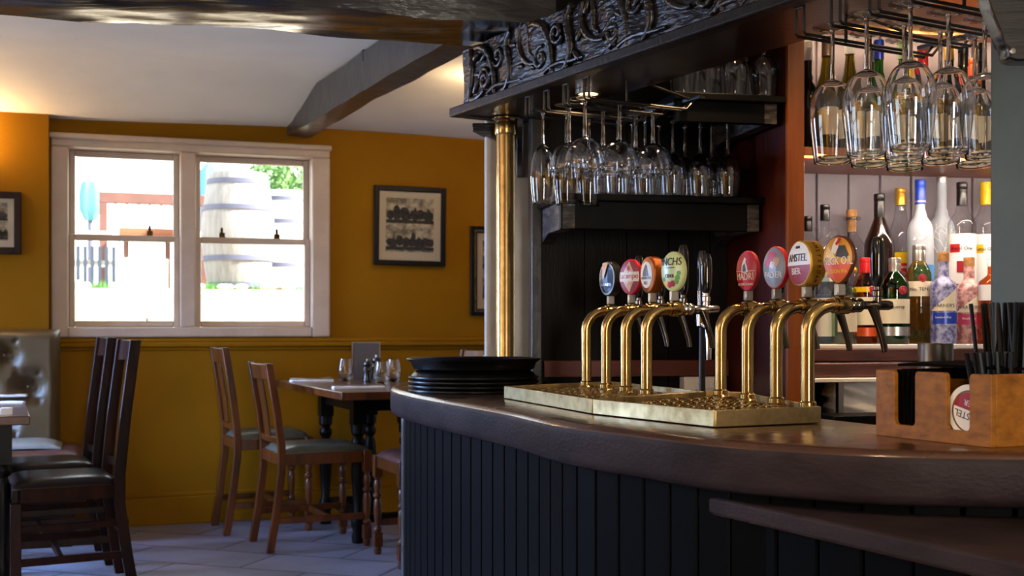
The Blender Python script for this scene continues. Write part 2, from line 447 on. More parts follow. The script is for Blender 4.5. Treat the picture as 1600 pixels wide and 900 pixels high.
# the other walls, outside the photograph, with daylight openings
def wall_with_hole(name, axis, pos, thick, lo, hi, holes, mat):
    """axis 'x': wall plane at x=pos spanning y lo..hi ; axis 'y': plane at y=pos spanning x lo..hi. holes: (a0,a1,z0,z1)"""
    b = MB()
    def bx(a0, a1, z0, z1):
        if a1-a0 < 1e-4 or z1-z0 < 1e-4: return
        if axis == 'x': b.box2((pos, a0, z0), (pos+thick, a1, z1))
        else: b.box2((a0, pos, z0), (a1, pos+thick, z1))
    cur = lo
    for a0, a1, z0, z1 in sorted(holes):
        bx(cur, a0, 0, 2.6); bx(a0, a1, 0, z0); bx(a0, a1, z1, 2.6); cur = a1
    bx(cur, hi, 0, 2.6)
    return struct(b.build(name, mat, smooth=False))
wall_with_hole('wall_left', 'x', -3.7, -.2, -2.7, 6.4, [(.9, 2.3, .75, 2.0), (4.25, 5.25, .5, 2.0)], M['yellow'])
wall_with_hole('wall_front', 'y', -2.6, -.2, -3.7, 3.2, [(.9, 1.7, .3, 2.05)], M['yellow'])
wall_with_hole('wall_right', 'x', 3.0, .2, -2.7, 8.3, [], M['pillar'])
def plain_window(name, axis, pos, a0, a1, z0, z1):
    b = MB(); t = .05
    def bx(p, q, r, s):
        if axis == 'x': b.box2((pos-.06, p, r), (pos-.0, q, s))
        else: b.box2((p, pos-.06, r), (q, pos, s))
    bx(a0, a0+t, z0, z1); bx(a1-t, a1, z0, z1); bx(a0+t, a1-t, z0, z0+t); bx(a0+t, a1-t, z1-t, z1)
    m = (a0+a1)/2; bx(m-t/2, m+t/2, z0+t, z1-t)
    zm = (z0+z1)/2; bx(a0+t, m-t/2, zm-t/2, zm+t/2); bx(m+t/2, a1-t, zm-t/2, zm+t/2)
    struct(b.build(name, M['white_paint'], smooth=False))
plain_window('window_2', 'x', -3.75, .9, 2.3, .75, 2.0)
plain_window('window_3', 'x', -3.75, 4.25, 5.25, .5, 2.0)
plain_window('window_4', 'y', -2.65, .9, 1.7, .3, 2.05)

# window_1: two box sashes side by side in a moulded white casing
w1 = struct(thing('window_1', None, None, wp(.02, 0, 1.02), WA))
b = MB()
S0, S1, Z0, Z1 = -.722, .757, 1.018, 2.102
wbox(b, S0, S0+.085, -.03, .2, Z0, Z1-.07); wbox(b, S1-.10, S1, -.03, .2, Z0, Z1-.07)
wbox(b, S0, S1, -.03, .2, Z1-.07, Z1-.025); wbox(b, S0-.008, S1+.008, -.05, .05, Z1-.03, Z1)     # head with its little cornice
wbox(b, S0+.085, S1-.10, -.03, .2, Z0, Z0+.055)
wbox(b, -.062, .02, -.02, .2, Z0+.055, Z1-.07)
b.build('casing', M['white_paint'], w1, bevel=.008)
for (a0, a1) in ((S0+.085, -.062), (.02, S1-.10)):
    for (z0, z1, y0) in ((1.545, 2.032, .10), (1.073, 1.575, .05)):
        b = MB(); t = .032
        wbox(b, a0, a0+t, y0, y0+.04, z0, z1); wbox(b, a1-t, a1, y0, y0+.04, z0, z1)
        wbox(b, a0+t, a1-t, y0, y0+.04, z0, z0+.034); wbox(b, a0+t, a1-t, y0, y0+.04, z1-.034, z1)
        sa = b.build('sash', M['white_paint'], w1, bevel=.006)
        b = MB(); wbox(b, a0+t, a1-t, y0+.018, y0+.022, z0+.034, z1-.034); b.build('pane', M['pane'], sa, smooth=False)
for px in (234, 347, 433):
    s, z = wall_hit(px, 372, .05)
    b = MB(); wbox(b, s-.016, s+.016, .052, .08, 1.575, 1.60); b.lathe([(0, 0), (.008, 0), (.008, .02), (.006, .03), (0, .032)], wp(s, .066, 1.60), 10)
    b.build('sash_catch', M['brass_dark'], w1)

# pictures ------------------------------------------------------------
def print_mat(name, seed, two=True):
    """an old engraving: dark masses of trees and gables on paper"""
    m, nt, bs = new_mat(name); N, L = nt.nodes, nt.links
    tc = N.new('ShaderNodeTexCoord'); mp = N.new('ShaderNodeMapping'); mp.inputs['Location'].default_value = (seed, 0, seed)
    L.new(tc.outputs['Object'], mp.inputs['Vector'])
    nz = N.new('ShaderNodeTexNoise'); nz.inputs['Scale'].default_value = 26; nz.inputs['Detail'].default_value = 9
    L.new(mp.outputs[0], nz.inputs['Vector'])
    rp = N.new('ShaderNodeValToRGB'); rp.color_ramp.elements[0].position = .38; rp.color_ramp.elements[1].position = .62
    rp.color_ramp.elements[0].color = (*lin('6e6050'), 1); rp.color_ramp.elements[1].color = (*lin('c7b49c'), 1)
    L.new(nz.outputs['Fac'], rp.inputs['Fac']); L.new(rp.outputs['Color'], bs.inputs['Base Color'])
    bs.inputs['Roughness'].default_value = .6
    return m
def ink_mat():
    return P('engraving ink', '1d1612', .7, col2='4c4034', nscale=60, detail=8, ramp=(.45, .7))
M['ink'] = ink_mat()
def picture(name, label, s0, s1, z0, z1, y0, fm, fw, roll=0., kind='house', gold=False):
    cx, cz = (s0+s1)/2, (z0+z1)/2
    t = thing(name, label, 'picture', wp(cx, y0, z0), WA)
    W, H = s1-s0, z1-z0
    R = Matrix.Translation((0, 0, H/2)) @ Matrix.Rotation(roll, 4, 'Y') @ Matrix.Translation((0, 0, -H/2))
    def bld(b, nm, mt, bv=0., par=t):
        bmesh.ops.transform(b.bm, matrix=R, verts=b.bm.verts); return b.build(nm, mt, par, bevel=bv, world=False)
    b = MB(); d = .028
    b.box2((-W/2, -d, 0), (-W/2+fw, 0, H)); b.box2((W/2-fw, -d, 0), (W/2, 0, H))
    b.box2((-W/2+fw, -d, 0), (W/2-fw, 0, fw)); b.box2((-W/2+fw, -d, H-fw), (W/2-fw, 0, H))
    bld(b, 'frame', fm, .004)
    if gold:
        b = MB(); g = .008; f2 = fw*.55
        b.box2((-W/2+f2, -d-.004, f2), (-W/2+f2+g, -d, H-f2)); b.box2((W/2-f2-g, -d-.004, f2), (W/2-f2, -d, H-f2))
        b.box2((-W/2+f2+g, -d-.004, f2), (W/2-f2-g, -d, f2+g)); b.box2((-W/2+f2+g, -d-.004, H-f2-g), (W/2-f2-g, -d, H-f2))
        bld(b, 'gilt_beading', M['gold'])
    b = MB(); b.box2((-W/2+fw, -.012, fw), (W/2-fw, -.004, H-fw)); bld(b, 'mount', M['mount'])
    iw, ih = (W-2*fw)*.78, (H-2*fw)*.78; zc = H/2+.006
    b = MB(); b.box2((-iw/2, -.0135, zc-ih/2), (iw/2, -.012, zc+ih/2)); pr = bld(b, 'print', print_mat(name+' print', s0*7))
    b = MB(); rnd = random.Random(int(abs(s0)*100))
    for half in ((-1, 0), (0, 1)):
        zb = zc+(-ih/2 if half[0] else .0)+ih*.03; hh = ih*.47
        b.box2((-iw/2, -.0142, zb), (iw/2, -.0135, zb+hh*.14))                      # ground line
        x = -iw/2+.004
        while x < iw/2-.012:
            w = rnd.uniform(.024, .055); h = hh*rnd.uniform(.30, .62); w = min(w, iw/2-x)
            if rnd.random() < .5:
                pts = [(x, zb+hh*.12), (x+w, zb+hh*.12), (x+w, zb+hh*.12+h*.6), (x+w/2, zb+hh*.12+h), (x, zb+hh*.12+h*.6)]
            else:
                pts = [(x+w/2+w*.55*math.cos(a)*rnd.uniform(.8, 1.1), zb+hh*.12+h*.5+h*.5*math.sin(a)*rnd.uniform(.8, 1.1)) for a in [2*PI*k/9 for k in range(9)]]
                pts = [(max(-iw/2, min(iw/2, p)), q) for p, q in pts]
            b.prism([(p, q) for p, q in pts], .0135, .0142, Matrix(((1, 0, 0, 0), (0, 0, -1, 0), (0, 1, 0, 0), (0, 0, 0, 1))))
            x += w*rnd.uniform(.45, .95)
    bld(b, 'drawing', M['ink'], par=pr)
    b = MB(); b.box2((-W/2+fw, -.019, fw), (W/2-fw, -.017, H-fw)); bld(b, 'glazing', M['pane'])
    return t
s0, zt = wall_hit(585, 289, -.03); s1, _ = wall_hit(697, 292, -.03); _, zb = wall_hit(640, 415, -.03)
picture('framed_print', 'square black framed engraving of two cottages, hanging right of the window', s0, s1, zb, zt, -.002, M['frame_black'], .03, math.radians(.6))
s0, zt = wall_hit(736, 353, -.03); _, zb = wall_hit(745, 493, -.03)
picture('framed_print', 'dark picture with thin gilt beading, half hidden behind the white pillar', s0, s0+.40, zb, zt, -.002, M['frame_black'], .04, gold=True)
s1, zt = wall_hit(33, 300, -.12); _, zb = wall_hit(20, 397, -.12)
picture('framed_print', 'brown framed print cut by the left edge, hanging above the leather booth', s1-.34, s1, zb, zt, -.092, M['frame_brown'], .035)
# ------------------------------------------------------------------ ceiling beams
def rough_beam(name, p, q, w, z0, z1, mat, label, amp=.006, nu=60, seed=3):
    """hewn timber between p and q (centre line in plan) with an uneven surface"""
    p, q = Vector((p[0], p[1], 0)), Vector((q[0], q[1], 0)); x = (q-p); L = x.length; x.normalize(); y = Vector((-x.y, x.x, 0))
    rnd = random.Random(seed)
    ph = [rnd.uniform(0, 6.3) for _ in range(12)]
    def wob(a, k): return amp*(math.sin(a*3.1+ph[k])+.6*math.sin(a*7.7+ph[k+1])+.35*math.sin(a*17+ph[k+2]))
    b = MB(); prof = []
    ny, nz = 8, 4
    for j in range(ny+1): prof.append((-w/2+w*j/ny, z0))
    for j in range(1, nz+1): prof.append((w/2, z0+(z1-z0)*j/nz))
    for j in range(1, ny+1): prof.append((w/2-w*j/ny, z1))
    for j in range(1, nz): prof.append((-w/2, z1-(z1-z0)*j/nz))
    n = len(prof); rings = []
    for i in range(nu+1):
        a = L*i/nu; ring = []
        for k, (yy, zz) in enumerate(prof):
            dz = wob(a+yy*5, 0)*(1 if zz < (z0+z1)/2 else .2); dy = wob(a+zz*4, 4)
            ring.append(b.bm.verts.new(p+x*a+y*(yy+dy)+Vector((0, 0, zz+dz))))
        rings.append(ring)
    for i in range(nu):
        for k in range(n):
            b.bm.faces.new((rings[i][k], rings[i][(k+1) % n], rings[i+1][(k+1) % n], rings[i+1][k]))
    b.bm.faces.new(rings[0]); b.bm.faces.new(rings[-1])
    bmesh.ops.recalc_face_normals(b.bm, faces=b.bm.faces)
    o = b.build(name, mat, angle=50)
    return tag(o, label, 'beam')
# the big cross beam: underside between (front) y=3.38..3.59 and (back) y=3.51..3.92 in plan
zb = 2.0
def onz(px, py, z):
    Y = (z-CH)*F/(HY-py); return Vector((atx(px, Y), Y, z))
pA, pB = onz(0, 22, zb), onz(740, 73, zb)          # back lower edge
pC, pD = onz(400, 3, zb), onz(850, 33, zb)          # front lower edge
dirb = (pB-pA).normalized(); nb = Vector((-dirb.y, dirb.x, 0))
wid = abs((pA-pC).dot(nb)); mid = pA-nb*(wid/2)
cross_p = mid-dirb*2.35; cross_q = mid+dirb*1.62
rough_beam('ceiling_beam', cross_p, cross_q, wid, zb, 2.36, M['black_beam'], 'thick black gloss hewn beam crossing the top left of the room', .007, 90)
# the diagonal beam running from the back wall to the cross beam
zl = 2.148
d0, d1 = onz(447, 213, zl), onz(690, 70, zl); e0, e1 = onz(495, 215, zl), onz(735, 75, zl)
dd = (d1-d0).normalized(); nd = Vector((-dd.y, dd.x, 0)); wd = .125
side = 1 if (e1-d1).dot(nd) > 0 else -1
c0 = d0+nd*side*wd/2-dd*.06; c1 = d1+nd*side*wd/2+dd*.55
rough_beam('ceiling_beam', c0, c1, wd, zl, 2.33, M['grey_beam'], 'slanting grey-black beam running from above the window to the cross beam', .004, 60, 9)
pt = at(579, 86, 5.45); b = MB(); b.box((pt.x, pt.y, 2.31), (.09, .09, .06), .3)
tag(b.build('ceiling_speaker', M['black_matte'], bevel=.006), 'small square black box on the ceiling behind the slanting beam', 'speaker')

# ------------------------------------------------------------------ carved canopy over the bar
K = 1.03
def kz(z): return CH+(z-CH)*K
CD = Vector((.4996, -.8664, 0)); CN = Vector((.8664, .4996, 0))          # along the front, and inwards over the bar
CP = Vector((-.16*K, 3.85*K, 0))
ZS = kz(1.76)                                                            # soffit height
def cp(t, n, z): return CP+CD*t+CN*n+Vector((0, 0, z))
canopy = thing('bar_canopy', 'dark carved oak canopy beam with scroll foliage above the bar', 'beam', cp(1.1, .1, ZS))
LC = 2.55
b = MB()
b.prism([(p.x, p.y) for p in (cp(-.02, -.02, 0), cp(LC, -.02, 0), cp(LC, .25, 0), cp(-.02, .25, 0))], ZS, ZS+.012)
b.build('soffit', M['soffit'], canopy)
b = MB()
b.prism([(p.x, p.y) for p in (cp(-.035, -.035, 0), cp(LC, -.035, 0), cp(LC, .015, 0), cp(-.035, .015, 0))], ZS-.004, ZS+.026)
b.prism([(p.x, p.y) for p in (cp(-.035, .015, 0), cp(.02, .015, 0), cp(.02, .255, 0), cp(-.035, .255, 0))], ZS-.004, ZS+.026)
b.build('moulding', M['moulding'], canopy, bevel=.005)
HF = kz(1.968)-ZS-.026                                                     # height of the carved face
zf = ZS+.026
b = MB()
b.slab(lambda u, v: cp(LC*u, .002+.004*math.sin(u*31)+.003*math.sin(u*77+v*5), zf+HF*v+.004*math.sin(u*19)*v), 90, 8, CN*.10)
b.build('fascia', M['carved'], canopy, angle=60)
# carving in relief: scrolls, stems, leaves
b = MB(); rnd = random.Random(5)
def fpt(t, h, out=.0): return cp(t, -out, zf+h)
def relief(pts, r, out=.0):
    n = len(pts)
    rr = [r*(.55+.45*math.sin(PI*min(1, .15+.85*i/(n-1)))) for i in range(n)]
    b.tube([fpt(t, max(.012, min(HF-.004, h)), out) for t, h in pts], rr, 8, squash=(CN, 1.0))
def spiral(t, h, r, turns, sgn, ph):
    return [(t+sgn*r*(1-.8*i/18)*math.cos(ph+turns*2*PI*i/18), h+r*(1-.8*i/18)*math.sin(ph+turns*2*PI*i/18)) for i in range(19)]
def curve(p0, c0, c1, p1, n=14):
    o = []
    for i in range(n+1):
        s = i/n; a = (1-s)**3; bb = 3*s*(1-s)**2; c = 3*s*s*(1-s); d = s**3
        o.append((a*p0[0]+bb*c0[0]+c*c1[0]+d*p1[0], a*p0[1]+bb*c0[1]+c*c1[1]+d*p1[1]))
    return o
H = HF
relief([(.055+.012*math.sin(i*.35), H*(.97-.92*i/12)) for i in range(13)], .012)          # left border bead
relief(curve((.06, .02), (.07, .01), (.11, .008), (.15, .03)), .012)
for t0 in (.0, .36, .74, 1.12, 1.50, 1.88, 2.2):
    j = rnd.uniform(-.02, .02); f = 1 if int(t0*10) % 2 else -1
    t = t0+.12+j
    relief(spiral(t+.03, H*.36, .036, 1.35, f, 1.2), .0095)
    relief(spiral(t+.12, H*.66, .034, 1.3, -f, 3.6), .0095)
    relief(curve((t-.03, H*.95), (t+.05, H*.98), (t+.10, H*.6), (t+.09, H*.08)), .013)
    relief(curve((t+.20, H*.98), (t+.13, H*.75), (t+.25, H*.40), (t+.16, H*.05)), .015)
    relief(curve((t+.26, H*.95), (t+.22, H*.6), (t+.30, H*.25), (t+.36, H*.30)), .011)
    relief(curve((t+.05, H*.1), (t+.12, H*.25), (t+.16, H*.12), (t+.26, H*.14)), .010)
    relief(curve((t+.30, H*.98), (t+.33, H*.75), (t+.29, H*.5), (t+.34, H*.42)), .010)
    for k in range(9):                                                                    # leaf lobes
        a, hh = t+rnd.uniform(-.03, .3), rnd.uniform(.12, .9)*H
        ang = rnd.uniform(0, PI); l = rnd.uniform(.012, .026)
        relief([(a-l*math.cos(ang)+2*l*math.cos(ang)*i/6, hh-l*math.sin(ang)+2*l*math.sin(ang)*i/6) for i in range(7)], rnd.uniform(.007, .011))
b.build('carving', M['carved'], canopy, angle=70)

# plaster pillar, brass pole and brackets at the canopy end
YP = 4.12
b = MB(); x0, x1 = atx(757, YP), atx(843, YP)
b.box2((x0, YP, .87), (x1, YP+.2, 2.33)); pil = thing('pillar', 'grey-white plastered pillar behind the brass pole at the bar end', 'pillar', ((x0+x1)/2, YP+.1, .87))
b.build('shaft', M['pillar'], pil, bevel=.01)
b = MB(); b.box2((x0-.008, YP-.008, .87), (x1+.008, YP+.208, .972)); b.build('plinth', M['pillar'], pil, bevel=.006)
b = MB()                                                                                # curved timber brackets under the canopy
def bracket(pl):
    b.prism(pl[0], pl[1], pl[2], pl[3])
xl, xm, xr = atx(738, YP-.02), atx(778, YP-.02), atx(815, YP-.02)
poly = [(xl, ZS-.004), (x0+.09, ZS-.004), (x0+.09, ZS-.10), (x0+.06, ZS-.085), (x0+.035, ZS-.06), (xl+.03, ZS-.045), (xl+.012, ZS-.035), (xl, ZS-.03)]
b.prism(poly, -(YP-.001), -(YP-.035), Matrix(((1, 0, 0, 0), (0, 0, -1, 0), (0, 1, 0, 0), (0, 0, 0, 1))))
b.build('bracket', M['black_beam'], pil, bevel=.003)
b = MB(); xa = atx(807, YP-.06)
poly = [(YP, ZS-.004), (YP-.13, ZS-.004), (YP-.12, ZS-.04), (YP-.08, ZS-.09), (YP-.045, ZS-.13), (YP-.035, ZS-.19), (YP, ZS-.19)]
b.prism(poly, xa, xa+.022, Matrix(((0, 0, 1, 0), (1, 0, 0, 0), (0, 1, 0, 0), (0, 0, 0, 1))))
b.build('bracket', M['black_beam'], pil, bevel=.003)
YB = 4.0; pole = thing('brass_pole', 'tall polished brass pole standing on the bar before the white pillar', 'pole', (atx(790, YB), YB, .87))
b = MB(); b.lathe([(.042, 0), (.042, .012), (.034, .02), (.0315, .03), (.0315, ZS-.87-.05)], seg=32); b.build('shaft', M['brass'], pole, world=False)
b = MB(); b.lathe([(.034, -.06), (.036, -.056), (.036, -.02), (.034, -.016), (.04, -.012), (.046, -.008), (.046, -.004), (.034, -.004)], (0, 0, ZS-.87), 32, closed=True); b.build('collar', M['brass'], pole, world=False)

# ------------------------------------------------------------------ the bar counter
ZB = .87
def bar_pt(px, py): Y = (CH-ZB)*F/(py-HY); return (atx(px, Y), Y)
edge = [bar_pt(*p) for p in ((609, 605), (641, 614), (718, 628), (795, 641), (846, 653), (897, 662), (1000, 674), (1113, 688), (1275, 698), (1373, 703), (1600, 707))]
edge = [(-.06, 4.42), (-.26, 4.40), (-.36, 4.30), (-.41, 4.15)] + edge + [(1.5, 1.80), (2.6, 1.72)]
def resample(pts, n):
    """smooth a polyline (Catmull-Rom) and space n+1 points evenly along it"""
    P_ = [Vector((p[0], p[1], 0)) for p in pts]; out = []
    for i in range(len(P_)-1):
        a = P_[max(0, i-1)]; b_ = P_[i]; c = P_[i+1]; d = P_[min(len(P_)-1, i+2)]
        for k in range(12):
            s = k/12
            out.append(.5*((2*b_)+(c-a)*s+(2*a-5*b_+4*c-d)*s*s+(3*b_-a-3*c+d)*s**3))
    out.append(P_[-1])
    for _ in range(30):
        out = [out[0]]+[(out[i-1]+out[i]*2+out[i+1])/4 for i in range(1, len(out)-1)]+[out[-1]]
    L = [0]
    for i in range(1, len(out)): L.append(L[-1]+(out[i]-out[i-1]).length)
    res = []; j = 0
    for k in range(n+1):
        t = L[-1]*k/n
        while j < len(L)-2 and L[j+1] < t: j += 1
        f = 0 if L[j+1] == L[j] else (t-L[j])/(L[j+1]-L[j])
        res.append(out[j]+(out[j+1]-out[j])*f)
    return res, L[-1]
outer, LE = resample(edge, 90)
def inset(pts, d):
    o = []
    for i, p in enumerate(pts):
        t = (pts[min(i+1, len(pts)-1)]-pts[max(i-1, 0)]).normalized()
        o.append(p+Vector((-t.y, t.x, 0))*d)          # left of travel = inside the bar
    return o
inner = [(2.6, 2.3), (1.5, 2.42), (1.1, 2.43), (.87, 2.425), (.746, 2.44), (.677, 2.6), (.60, 2.95), (.51, 3.5), (.44, 3.80), (.40, 3.96), (.12, 3.915), (.02, 4.08), (-.04, 4.40)]
bar = thing('bar_counter', 'curved dark wooden bar with boarded black front and glossy brown top', 'bar', (.4, 2.9, 0))
# countertop with a rounded nosing
b = MB(); lay = []
TH = .092
for d, z in ((0.022, ZB), (.008, ZB-.003), (.001, ZB-.012), (0, ZB-.022), (0, ZB-TH+.018), (.004, ZB-TH+.006), (.014, ZB-TH)):
    lay.append([b.bm.verts.new((p.x, p.y, z)) for p in inset(outer, d)])
fs = []
for A, B in zip(lay, lay[1:]):
    for i in range(len(A)-1): fs.append(b.bm.faces.new((A[i], A[i+1], B[i+1], B[i])))
ti = [b.bm.verts.new((x, y, ZB)) for x, y in inner]; bi = [b.bm.verts.new((x, y, ZB-TH)) for x, y in inner]
fs.append(b.bm.faces.new(lay[0]+ti)); fs.append(b.bm.faces.new((lay[-1]+bi)[::-1]))
fs.append(b.bm.faces.new([l[-1] for l in lay]+[bi[0], ti[0]])); fs.append(b.bm.faces.new([l[0] for l in lay][::-1]+[ti[-1], bi[-1]]))
for i in range(len(ti)-1): fs.append(b.bm.faces.new((ti[i], ti[i+1], bi[i+1], bi[i])))
bmesh.ops.recalc_face_normals(b.bm, faces=fs)
b.build('countertop', M['bar_top'], bar, angle=50, side_mat=M['bar_edge'])
# boarded front, each board set with a fine V joint, following the curve
pan, LP = resample([(p.x, p.y) for p in inset(outer, .045)], 300)
b = MB(); step = .078; k0 = 0; acc = 0; seg = [pan[0]]
def board(a, c):
    t = (c-a).normalized(); n = Vector((-t.y, t.x, 0)); g = .0022
    a2, c2 = a+t*g, c-t*g
    b.prism([(p.x, p.y) for p in (a2+n*.004, a2+t*.003, c2-t*.003, c2+n*.004, c2+n*.02, a2+n*.02)], 0, ZB-TH+.004)
prev = pan[0]; dist = 0
for i in range(1, len(pan)):
    dist += (pan[i]-pan[i-1]).length
    if dist >= step: board(prev, pan[i]); prev = pan[i]; dist = 0
b.build('front_panel', M['panel'], bar, smooth=False)
b = MB(); back = inset(outer, .066)
ctr = [(p.x, p.y) for p in back]+[(x, y) for x, y in [(2.6, 2.27), (1.5, 2.24), (1.1, 2.26), (.85, 2.32), (.716, 2.44), (.647, 2.6), (.57, 2.95), (.48, 3.5), (.41, 3.80), (.37, 3.92), (.10, 3.89), (.0, 4.06), (-.04, 4.36)]]
b.prism(ctr, 0, ZB-TH+.002); b.build('carcass', M['panel'], bar, smooth=False)
# corner stile at the left end
i0 = min(range(len(pan)), key=lambda i: pan[i].x/pan[i].y)
pe = pan[i0]; b = MB(); b.lathe([(.022, 0), (.022, ZB-TH+.003)], (pe.x+.012, pe.y, 0), 16); b.build('end_stile', M['grey_beam'], bar)
# the lower drinks ledge running straight on where the bar curves away
ZL = .76
def lp(px, py): Y = (CH-ZL)*F/(py-HY); return Vector((atx(px, Y), Y, 0))
l0, l1 = lp(976, 747), lp(1600, 880); dl = (l1-l0).normalized(); nl = Vector((-dl.y, dl.x, 0))
if nl.x < 0: nl = -nl
l2 = l0+dl*1.9
inb = [p for p in inset(outer, .06) if p.y < l0.y+.02 and p.x > l0.x-.05]
poly = [(l0.x, l0.y)]+[((l0+dl*1.9*k/12).x, (l0+dl*1.9*k/12).y) for k in range(1, 13)]+[(2.55, .75), (2.55, 1.8)]+[(p.x, p.y) for p in inb[::-1]]
ledge = MB(); ledge.prism(poly, ZL-.034, ZL)
ledge.build('drinks_ledge', M['bar_top'], bar, bevel=.010, side_mat=M['bar_edge'], segs=3)
b = MB(); a = l0+nl*.035+dl*.02
k = 0
while k*.105 < 1.75:
    p, q = a+dl*(k*.105+.002), a+dl*((k+1)*.105-.002)
    b.prism([(v.x, v.y) for v in (p+nl*.004, p+dl*.004, q-dl*.004, q+nl*.004, q+nl*.02, p+nl*.02)], 0, ZL-.032); k += 1
b.build('ledge_panel', M['panel'], bar, smooth=False)

# ------------------------------------------------------------------ drip trays
def tray_pt(px, py): Y = (CH-ZB)*F/(py-HY); return Vector((atx(px, Y), Y, 0))
tE, tA, tB, tC = tray_pt(789, 623), tray_pt(928, 648), tray_pt(1117, 669), tray_pt(1281, 662)
tD = Vector((.585, 3.02, 0)); tG = Vector((.30, 3.62, 0)); tF = Vector((.50, 3.06, 0))
def drip_tray(quad, label, holes):
    c = sum(quad, Vector())/len(quad)
    t = thing('drip_tray', label, 'drip tray', (c.x, c.y, ZB), group='drip trays under the beer taps')
    n = len(quad); lip = .034; w = .006
    b = MB()
    for i in range(n):
        p, q = quad[i], quad[(i+1) % n]
        b.beam(p.lerp(q, 0)+Vector((0, 0, ZB+lip/2+.002)), q+Vector((0, 0, ZB+lip/2+.002)), w, lip)
    b.build('rim', M['brass_worn'], t, bevel=.0015)
    b = MB(); b.prism([(p.x, p.y) for p in quad], ZB+.002, ZB+.022); b.build('base', M['brass_dark'], t)  # dark reflections of the polished plate are put into its colour
    b = MB(); u = (quad[1]-quad[0]); Lq = u.length; u.normalize(); v = Vector((-u.y, u.x, 0))
    def inside(p, m):
        for i in range(n):
            a, d = quad[i], quad[(i+1) % n]; e = (d-a).normalized(); s = e.x*(p.y-a.y)-e.y*(p.x-a.x)
            if s < m: return False
        return True
    for i in range(-3, 20):
        for j in range(-3, 20):
            p = quad[0]+u*(i*.052+(.026 if j % 2 else 0))+v*(j*.047)
            if inside(p, .026): b.lathe([(.019, .0), (.019, .005), (.0145, .005), (.0145, 0)], (p.x, p.y, ZB+.022), 18, closed=True)
    b.build('grille', M['brass'], t)
    return t
def inq(pts, d=.0): return pts
gap = (tB-tA).normalized()*.004
drip_tray([tA-gap*0+Vector((0, 0, 0)), tB, tC, tD, tF], 'nearer brass drip tray with a square front corner, under the right tap group', 0)
ge = (tE-tA).normalized()*.006
drip_tray([tE, tA+ge, tF+Vector((-.01, .02, 0)), tG], 'farther brass drip tray, beside the stacked black trays, under the left tap group', 0)

# ------------------------------------------------------------------ beer fonts
def ell_poly(w, h, kind, n=40):
    o = []
    for i in range(n):
        a = 2*PI*i/n; x, z = math.cos(a)*w/2, math.sin(a)*h/2
        if kind == 'drop': x *= (1-.30*max(0, -math.sin(a))**1.5)*(1+.05*math.sin(a))
        o.append((x, z))
    return o
FM = {'g': 'brass'}
def font_base(loc, rz, label, reach=0., handle_h=.0, clear=False, tall=0.):
    t = thing('beer_tap', label, 'beer tap', loc, rz)
    b = MB()
    b.lathe([(.0225, 0), (.0225, .006), (.019, .010), (.019, .02), (.0145, .024)], seg=24); b.build('base_collar', M['brass'], t, world=False)
    H0 = .226+tall; R = .058; r = .0148
    pts = [(0, 0, .02), (0, 0, .06), (0, 0, H0-R-.03), (0, 0, H0-R)]
    for i in range(1, 10):
        a = PI/2*i/9; pts.append((R-R*math.cos(a), 0, H0-R+R*math.sin(a)))
    b = MB(); b.tube(pts, r, 20); b.build('pipe', M['brass'], t, world=False)
    RX = Matrix.Rotation(PI/2, 4, 'Y')
    b = MB(); b.lathe([(.0148, 0), (.0175, .001), (.0175, .007), (.0155, .009), (.0195, .010), (.0195, .036), (.017, .039), (.0, .039)], (R-.002, 0, H0), 24, RX); b.build('coupling', M['brass'], t, world=False)
    b = MB(); x = R+.037
    b.lathe([(0, 0), (.0145, 0), (.0165, .003), (.0165, .012), (.014, .014), (.0155, .017), (.0155, .026), (.0125, .030), (.009, .034), (.009, .052), (.0105, .056), (.0105, .092), (.0085, .099), (0, .101)], (x, 0, H0), 22, RX)
    b.lathe([(.0085, 0), (.0085, .012), (.011, .014), (.011, .024), (.008, .027), (.0075, .034), (0, .034)], (x+.066, 0, H0+.006), 18)
    b.build('spigot', M['chrome_dark' if not clear else 'chrome'], t, world=False)
    b = MB(); hx = x+.066
    b.tube([(hx-.012, 0, H0-.004), (hx-.004, 0, H0-.022), (hx+.004, 0, H0-.045), (hx+.014, 0, H0-.078), (hx+.018, 0, H0-.10)], [.0105, .0095, .008, .0075, .0068], 14)
    b.build('spout', M['chrome_dark'], t, world=False)
    zh = H0+.04; hl = .108+handle_h
    b = MB(); b.lathe([(0, 0), (.0085, 0), (.0125, .012), (.0145, .03), (.0150, hl*.6), (.0135, hl*.86), (.009, hl*.97), (0, hl)], (hx, 0, zh), 20)
    b.build('handle', M['black_gloss'], t, world=False)
    return t, H0
